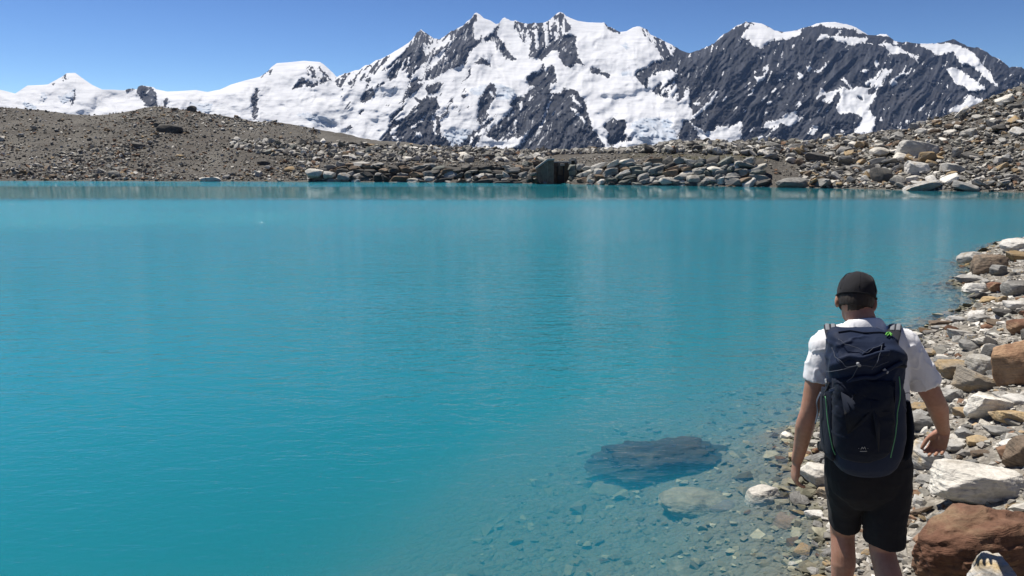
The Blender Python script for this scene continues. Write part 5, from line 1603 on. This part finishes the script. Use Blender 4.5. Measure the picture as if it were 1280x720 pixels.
    link('band', solids_to_mesh('band', [loft(bp, [(.0022, .007)] * 41, 8, tilt @ Vector((0, 0, 1)), cap=False)], FOOT), M['cap'], cap)
    # eyes under the peak
    for s in (-1, 1):
        link('eye', solids_to_mesh('eye', [ball(hc + tilt @ Vector((s * .030, .082, -.002)), .0115, tilt, 14, 10)], FOOT), M['eye'], root)
    return root, ls, rs

person, LS, RS = hiker()

# ------------------------------------------------------------------ the backpack
def backpack():
    base = P(1080, 592, 3.10)
    root = link('backpack', None); root.location = base
    tag(root, 'navy blue hiking backpack with lime green piping worn by the hiker', 'backpack')
    YC = 3.10
    rows = [(415, .095, .04, .05), (417, .120, .065, .04), (422, .136, .088, .022), (433, .144, .102, .005), (460, .152, .114, .0), (500, .156, .122, -.006), (540, .156, .124, -.006), (562, .148, .120, -.002), (577, .130, .110, .006), (586, .106, .09, .014), (592, .066, .058, .022), (594, .03, .03, .03)]
    pts = [P(1080.5, v, YC) + Vector((0, 0 + dy, 0)) for v, _, _, dy in rows]
    bodyv = loft(pts, [(a, b) for _, a, b, _ in rows], 110, power=2.9, sub=10, vert=True)
    me = solids_to_mesh('main_compartment', [bodyv], base)
    def wr(co, no):
        h = co[:, 2] / .62
        a = fbm3(co * np.array([7, 7, 9]) + 2, 3, 3)
        # sagging folds in the slack upper half
        q = co[:, 2] * 30 + 9 * np.abs(co[:, 0]) * np.sign(co[:, 0] + .3) + 2.2 * fbm3(co * 8, 2, 5)
        folds = (1 - np.abs(np.sin(q * .55))) * sstep(.50, .72, h) * (1 - sstep(.93, 1.02, h))
        cr = np.maximum(0, 1 - np.abs(fbm3(co * np.array([13, 13, 17]) + 31, 3, 29)) * 4.5) ** 2 * sstep(.25, .6, h)
        return co + no * (.006 * a + .007 * cr + .026 * (folds - .3) * sstep(.02, -.06, co[:, 1]) * sstep(.45, .6, h))[:, None]
    displace(me, wr)
    main = link('main_compartment', me, M['pack'], root)
    # surface finder for the parts sewn onto the pack
    vv = [Vector(v.co) + base for v in me.vertices]
    tree = BVHTree.FromPolygons(vv, [tuple(p.vertices) for p in me.polygons])
    eye = Vector((0, 0, CAMZ))
    def surf(u, v, off=.004):
        d = ray(u, v).normalized()
        loc, nor, _, _ = tree.ray_cast(eye, d)
        if loc is None:
            loc = P(u, v, YC)
        else:
            if nor.dot(d) > 0: nor = -nor
            loc = loc + nor * off
        return loc
    def line(name, uv, r, mat, parent=root, off=.004, closed=False):
        dense = []
        for (a, b) in zip(uv[:-1], uv[1:]):
            for k in range(6): dense.append((a[0] + (b[0] - a[0]) * k / 6, a[1] + (b[1] - a[1]) * k / 6))
        dense.append(uv[-1])
        p = [surf(u, v, off) for u, v in dense]
        q = [p[0]] + [(p[i - 1] + p[i] * 2 + p[i + 1]) / 4 for i in range(1, len(p) - 1)] + [p[-1]]
        rr = r if not np.isscalar(r) else (r, r)
        return link(name, solids_to_mesh(name, [loft(q, [rr] * len(q), 8, Vector((0, 0, 1)))], base), mat, parent)
    # large lower front pocket, slightly proud of the body
    us = np.linspace(1040, 1118, 45); vs = np.linspace(474, 578, 56)
    Vp, Fp = [], []
    for j, v in enumerate(vs):
        for i, u in enumerate(us):
            cx = (u - 1079) / 39; cy = (v - 524) / 54
            uu = 1079 + (u - 1079) * (1 - .28 * max(0, cy) ** 3)
            vv_ = v + (3.5 * math.sin(u * .11) + 5 * cx if j == 0 else 0) + (-9 * cx * cx if j == len(vs) - 1 else -7 * cx * cx * max(0, cy) ** 2)
            b = max(0, 1 - cx ** 6) * max(0, 1 - abs(cy) ** 7)
            Vp.append(surf(uu, vv_, .002 + .020 * b))
    w = len(us)
    for j in range(len(vs) - 1):
        for i in range(w - 1):
            a = j * w + i; Fp.append((a, a + 1, a + w + 1, a + w))
    fp = solids_to_mesh('front_pocket', [(Vp, Fp)], base)
    displace(fp, lambda co, no: co + no * (.004 * fbm3(co * 14, 3, 44) + .004 * np.maximum(0, 1 - np.abs(fbm3(co * np.array([10, 10, 16]) + 3, 2, 45)) * 5) ** 2)[:, None])
    bm = bmesh.new(); bm.from_mesh(fp)
    bmesh.ops.solidify(bm, geom=bm.faces[:], thickness=.004); bmesh.ops.recalc_face_normals(bm, faces=bm.faces[:]); bm.to_mesh(fp); bm.free()
    pocket = link('front_pocket', fp, M['pack_dark'], root)
    pocket['label'] = 'dark lower front pocket'
    # slack stretch edge of the pocket, running up to the right
    line('pocket_edge', [(1040, 490), (1052, 484), (1064, 474), (1078, 471), (1092, 472), (1104, 466), (1118, 456), (1126, 451)], (.010, .006), M['pack'], root, .010)
    line('fold', [(1050, 451), (1062, 447), (1074, 449), (1086, 447), (1098, 443), (1110, 441)], (.012, .007), M['pack'], root, .006)
    line('fold', [(1078, 445), (1086, 438), (1098, 436), (1104, 431)], (.008, .005), M['pack'], root, .006)
    # green zip piping
    line('piping', [(1037, 494), (1039, 515), (1042, 540), (1046, 560), (1049, 567)], .0022, M['zip_green'], root, .020)
    line('piping', [(1119, 470), (1120, 490), (1118, 515), (1116, 540), (1112, 560), (1110, 569)], .0022, M['zip_green'], root, .020)
    # elastic cords laced across the top
    line('elastic_cord', [(1049, 425), (1056, 431), (1072, 437), (1082, 444), (1090, 437), (1102, 434)], .0016, M['cord'], root, .012)
    line('elastic_cord', [(1037, 463), (1055, 459), (1072, 454), (1092, 456), (1108, 450)], .0018, M['cord'], root, .014)
    line('elastic_cord', [(1044, 434), (1047, 448), (1058, 457), (1072, 454), (1066, 470), (1052, 482), (1040, 487)], .0016, M['cord'], root, .014)
    line('elastic_cord', [(1102, 434), (1101, 441), (1094, 452), (1089, 461)], .0016, M['cord'], root, .013)
    line('cord_lock', [(1070, 453), (1074, 455)], .006, M['buckle'], root, .016)
    # top zip and lime hang loop
    line('top_zip', [(1048, 416), (1062, 414), (1080, 417), (1100, 416), (1112, 418)], .003, M['pack_dark'], root, .004)
    line('hang_loop', [(1106, 421), (1108, 418), (1112, 418), (1115, 420)], .0028, M['lime'], root, .010)
    line('hang_loop', [(1108, 422), (1111, 419), (1113, 422)], .0022, M['lime'], root, .010)
    # buckle, side straps
    line('compression_buckle', [(1102, 461), (1106, 465), (1108, 466)], (.007, .003), M['buckle'], root, .012)
    line('compression_strap', [(1108, 464), (1118, 459), (1126, 458), (1131, 457)], (.006, .002), M['strap'], root, .008)
    line('compression_strap', [(1030, 497), (1034, 488), (1038, 478)], (.006, .002), M['strap'], root, .008)
    line('buckle', [(1034, 474), (1035, 479)], (.006, .004), M['buckle'], root, .008)
    # side pocket with loose tapes on the left
    sp = solids_to_mesh('side_pocket', [loft([P(1033, 484, 3.13), P(1033, 500, 3.12), P(1033, 530, 3.12), P(1034, 562, 3.12), P(1037, 572, 3.12)], [(.008, .045), (.013, .06), (.015, .066), (.013, .062), (.006, .04)], 20, sub=3)], base)
    link('side_pocket', sp, M['pack_dark'], root)
    sp = solids_to_mesh('side_pocket', [loft([P(1131, 500, 3.13), P(1132, 530, 3.12), P(1130, 560, 3.12), P(1127, 572, 3.12)], [(.012, .04), (.020, .066), (.018, .064), (.008, .04)], 20, sub=3)], base)
    link('side_pocket', sp, M['pack_dark'], root)
    tape = [P(1026, 490, 3.14), P(1021, 502, 3.14), P(1022, 515, 3.15), P(1019, 530, 3.15)]
    link('loose_tape', solids_to_mesh('loose_tape', [loft(tape, [(.0012, .008)] * 4, 8, sub=4)], base), M['cord'], root)
    loop = [P(1128, 438, 3.16), P(1132, 444, 3.15), P(1133, 452, 3.15), P(1129, 458, 3.15)]
    link('side_loop', solids_to_mesh('side_loop', [loft(loop, [(.002, .004)] * 4, 8, sub=4)], base), M['strap'], root)
    tail = [P(1130, 492, 3.14), P(1136, 491, 3.15), P(1140, 494, 3.15)]
    link('cord_tail', solids_to_mesh('cord_tail', [loft(tail, [.0018] * 3, 8, sub=4), ball(tail[-1], .006)], base), M['strap'], root)
    # emblem: a small peaked mark over a line of lettering too small to read
    for k, (a, b) in enumerate((((1074.5, 558), (1076, 555.2)), ((1076, 555.2), (1077.3, 557.5)), ((1077.3, 557.5), (1078.8, 555)), ((1078.8, 555), (1080.2, 558)))):
        line('emblem', [a, b], .0011, M['logo'], pocket, .0262)
    line('emblem', [(1073.5, 560.3), (1077.5, 560.4), (1081.5, 560.3)], (.0016, .0008), M['logo'], pocket, .0262)
    line('emblem', [(1071.8, 557), (1072.6, 557)], .0008, M['logo'], pocket, .0262); line('emblem', [(1082.3, 557), (1083.1, 557)], .0008, M['logo'], pocket, .0262)
    # shoulder straps over both shoulders with grey inserts
    for s, u in ((-1, 1037.5), (1, 1119)):
        w = .027
        path = [P(u - s * 4, 426, 3.20), P(u - s * 1, 415, 3.27), P(u, 407.5, 3.35), P(u + s * 0, 408, 3.42), P(u + s * 0, 417, 3.50), P(u, 440, 3.51), P(u + s * 3, 480, 3.515), P(u + s * 8, 530, 3.49), P(u + s * 10, 548, 3.40)]
        st = link('shoulder_strap', solids_to_mesh('shoulder_strap', [loft(path, [(w, .007)] * 3 + [(w, .008)] * 4 + [(.014, .004)] * 2, 14, sub=5, power=3)], base), M['strap'], root)
        for o in (-.45, .55):
            ins = [q + Vector((s * o * w, 0, 0)) + Vector((0, -.002, .0085)) * (1 if i < 4 else -.3) for i, q in enumerate(path[1:4])]
            link('strap_insert', solids_to_mesh('strap_insert', [loft(ins, [(.009, .0025)] * 3, 10, sub=4, power=3)], base), M['strap_grey'], st)
    # hip belt wings, mostly hidden
    for s in (-1, 1):
        q = [P(1080 + s * 40, 560, 3.18), P(1080 + s * 56, 558, 3.28), P(1080 + s * 52, 556, 3.42), P(1080 + s * 20, 555, 3.50)]
        link('hip_belt', solids_to_mesh('hip_belt', [loft(q, [(.006, .02)] * 4, 12, Vector((0, 0, 1)) if False else Vector((1, 0, 0)), sub=4)], base), M['strap'], root)
backpack()
# ------------------------------------------------------------------ thin mountain air
def haze():
    x, y0, y1, z0, z1 = 17500, -17000, 17500, -230, 2400
    V = [(-x, y0, z0), (x, y0, z0), (x, y1, z0), (-x, y1, z0), (-x, y0, z1), (x, y0, z1), (x, y1, z1), (-x, y1, z1)]
    F = [(3, 2, 1, 0), (4, 5, 6, 7), (0, 1, 5, 4), (1, 2, 6, 5), (2, 3, 7, 6), (3, 0, 4, 7)]
    me = bpy.data.meshes.new('haze'); me.from_pydata(V, [], F); me.update()
    t = NT('thin blue air')
    v = t.n('VolumePrincipled')
    v.inputs['Color'].default_value = (.32, .52, 1.0, 1)
    v.inputs['Density'].default_value = HAZE_D
    t.l(v.outputs[0], t.out.inputs['Volume'])
    o = link('haze', me, t.m)
    tag(o, 'thin blue air between the lake and the mountains', None, kind='stuff')
HAZE_D = 1.1e-5
haze()
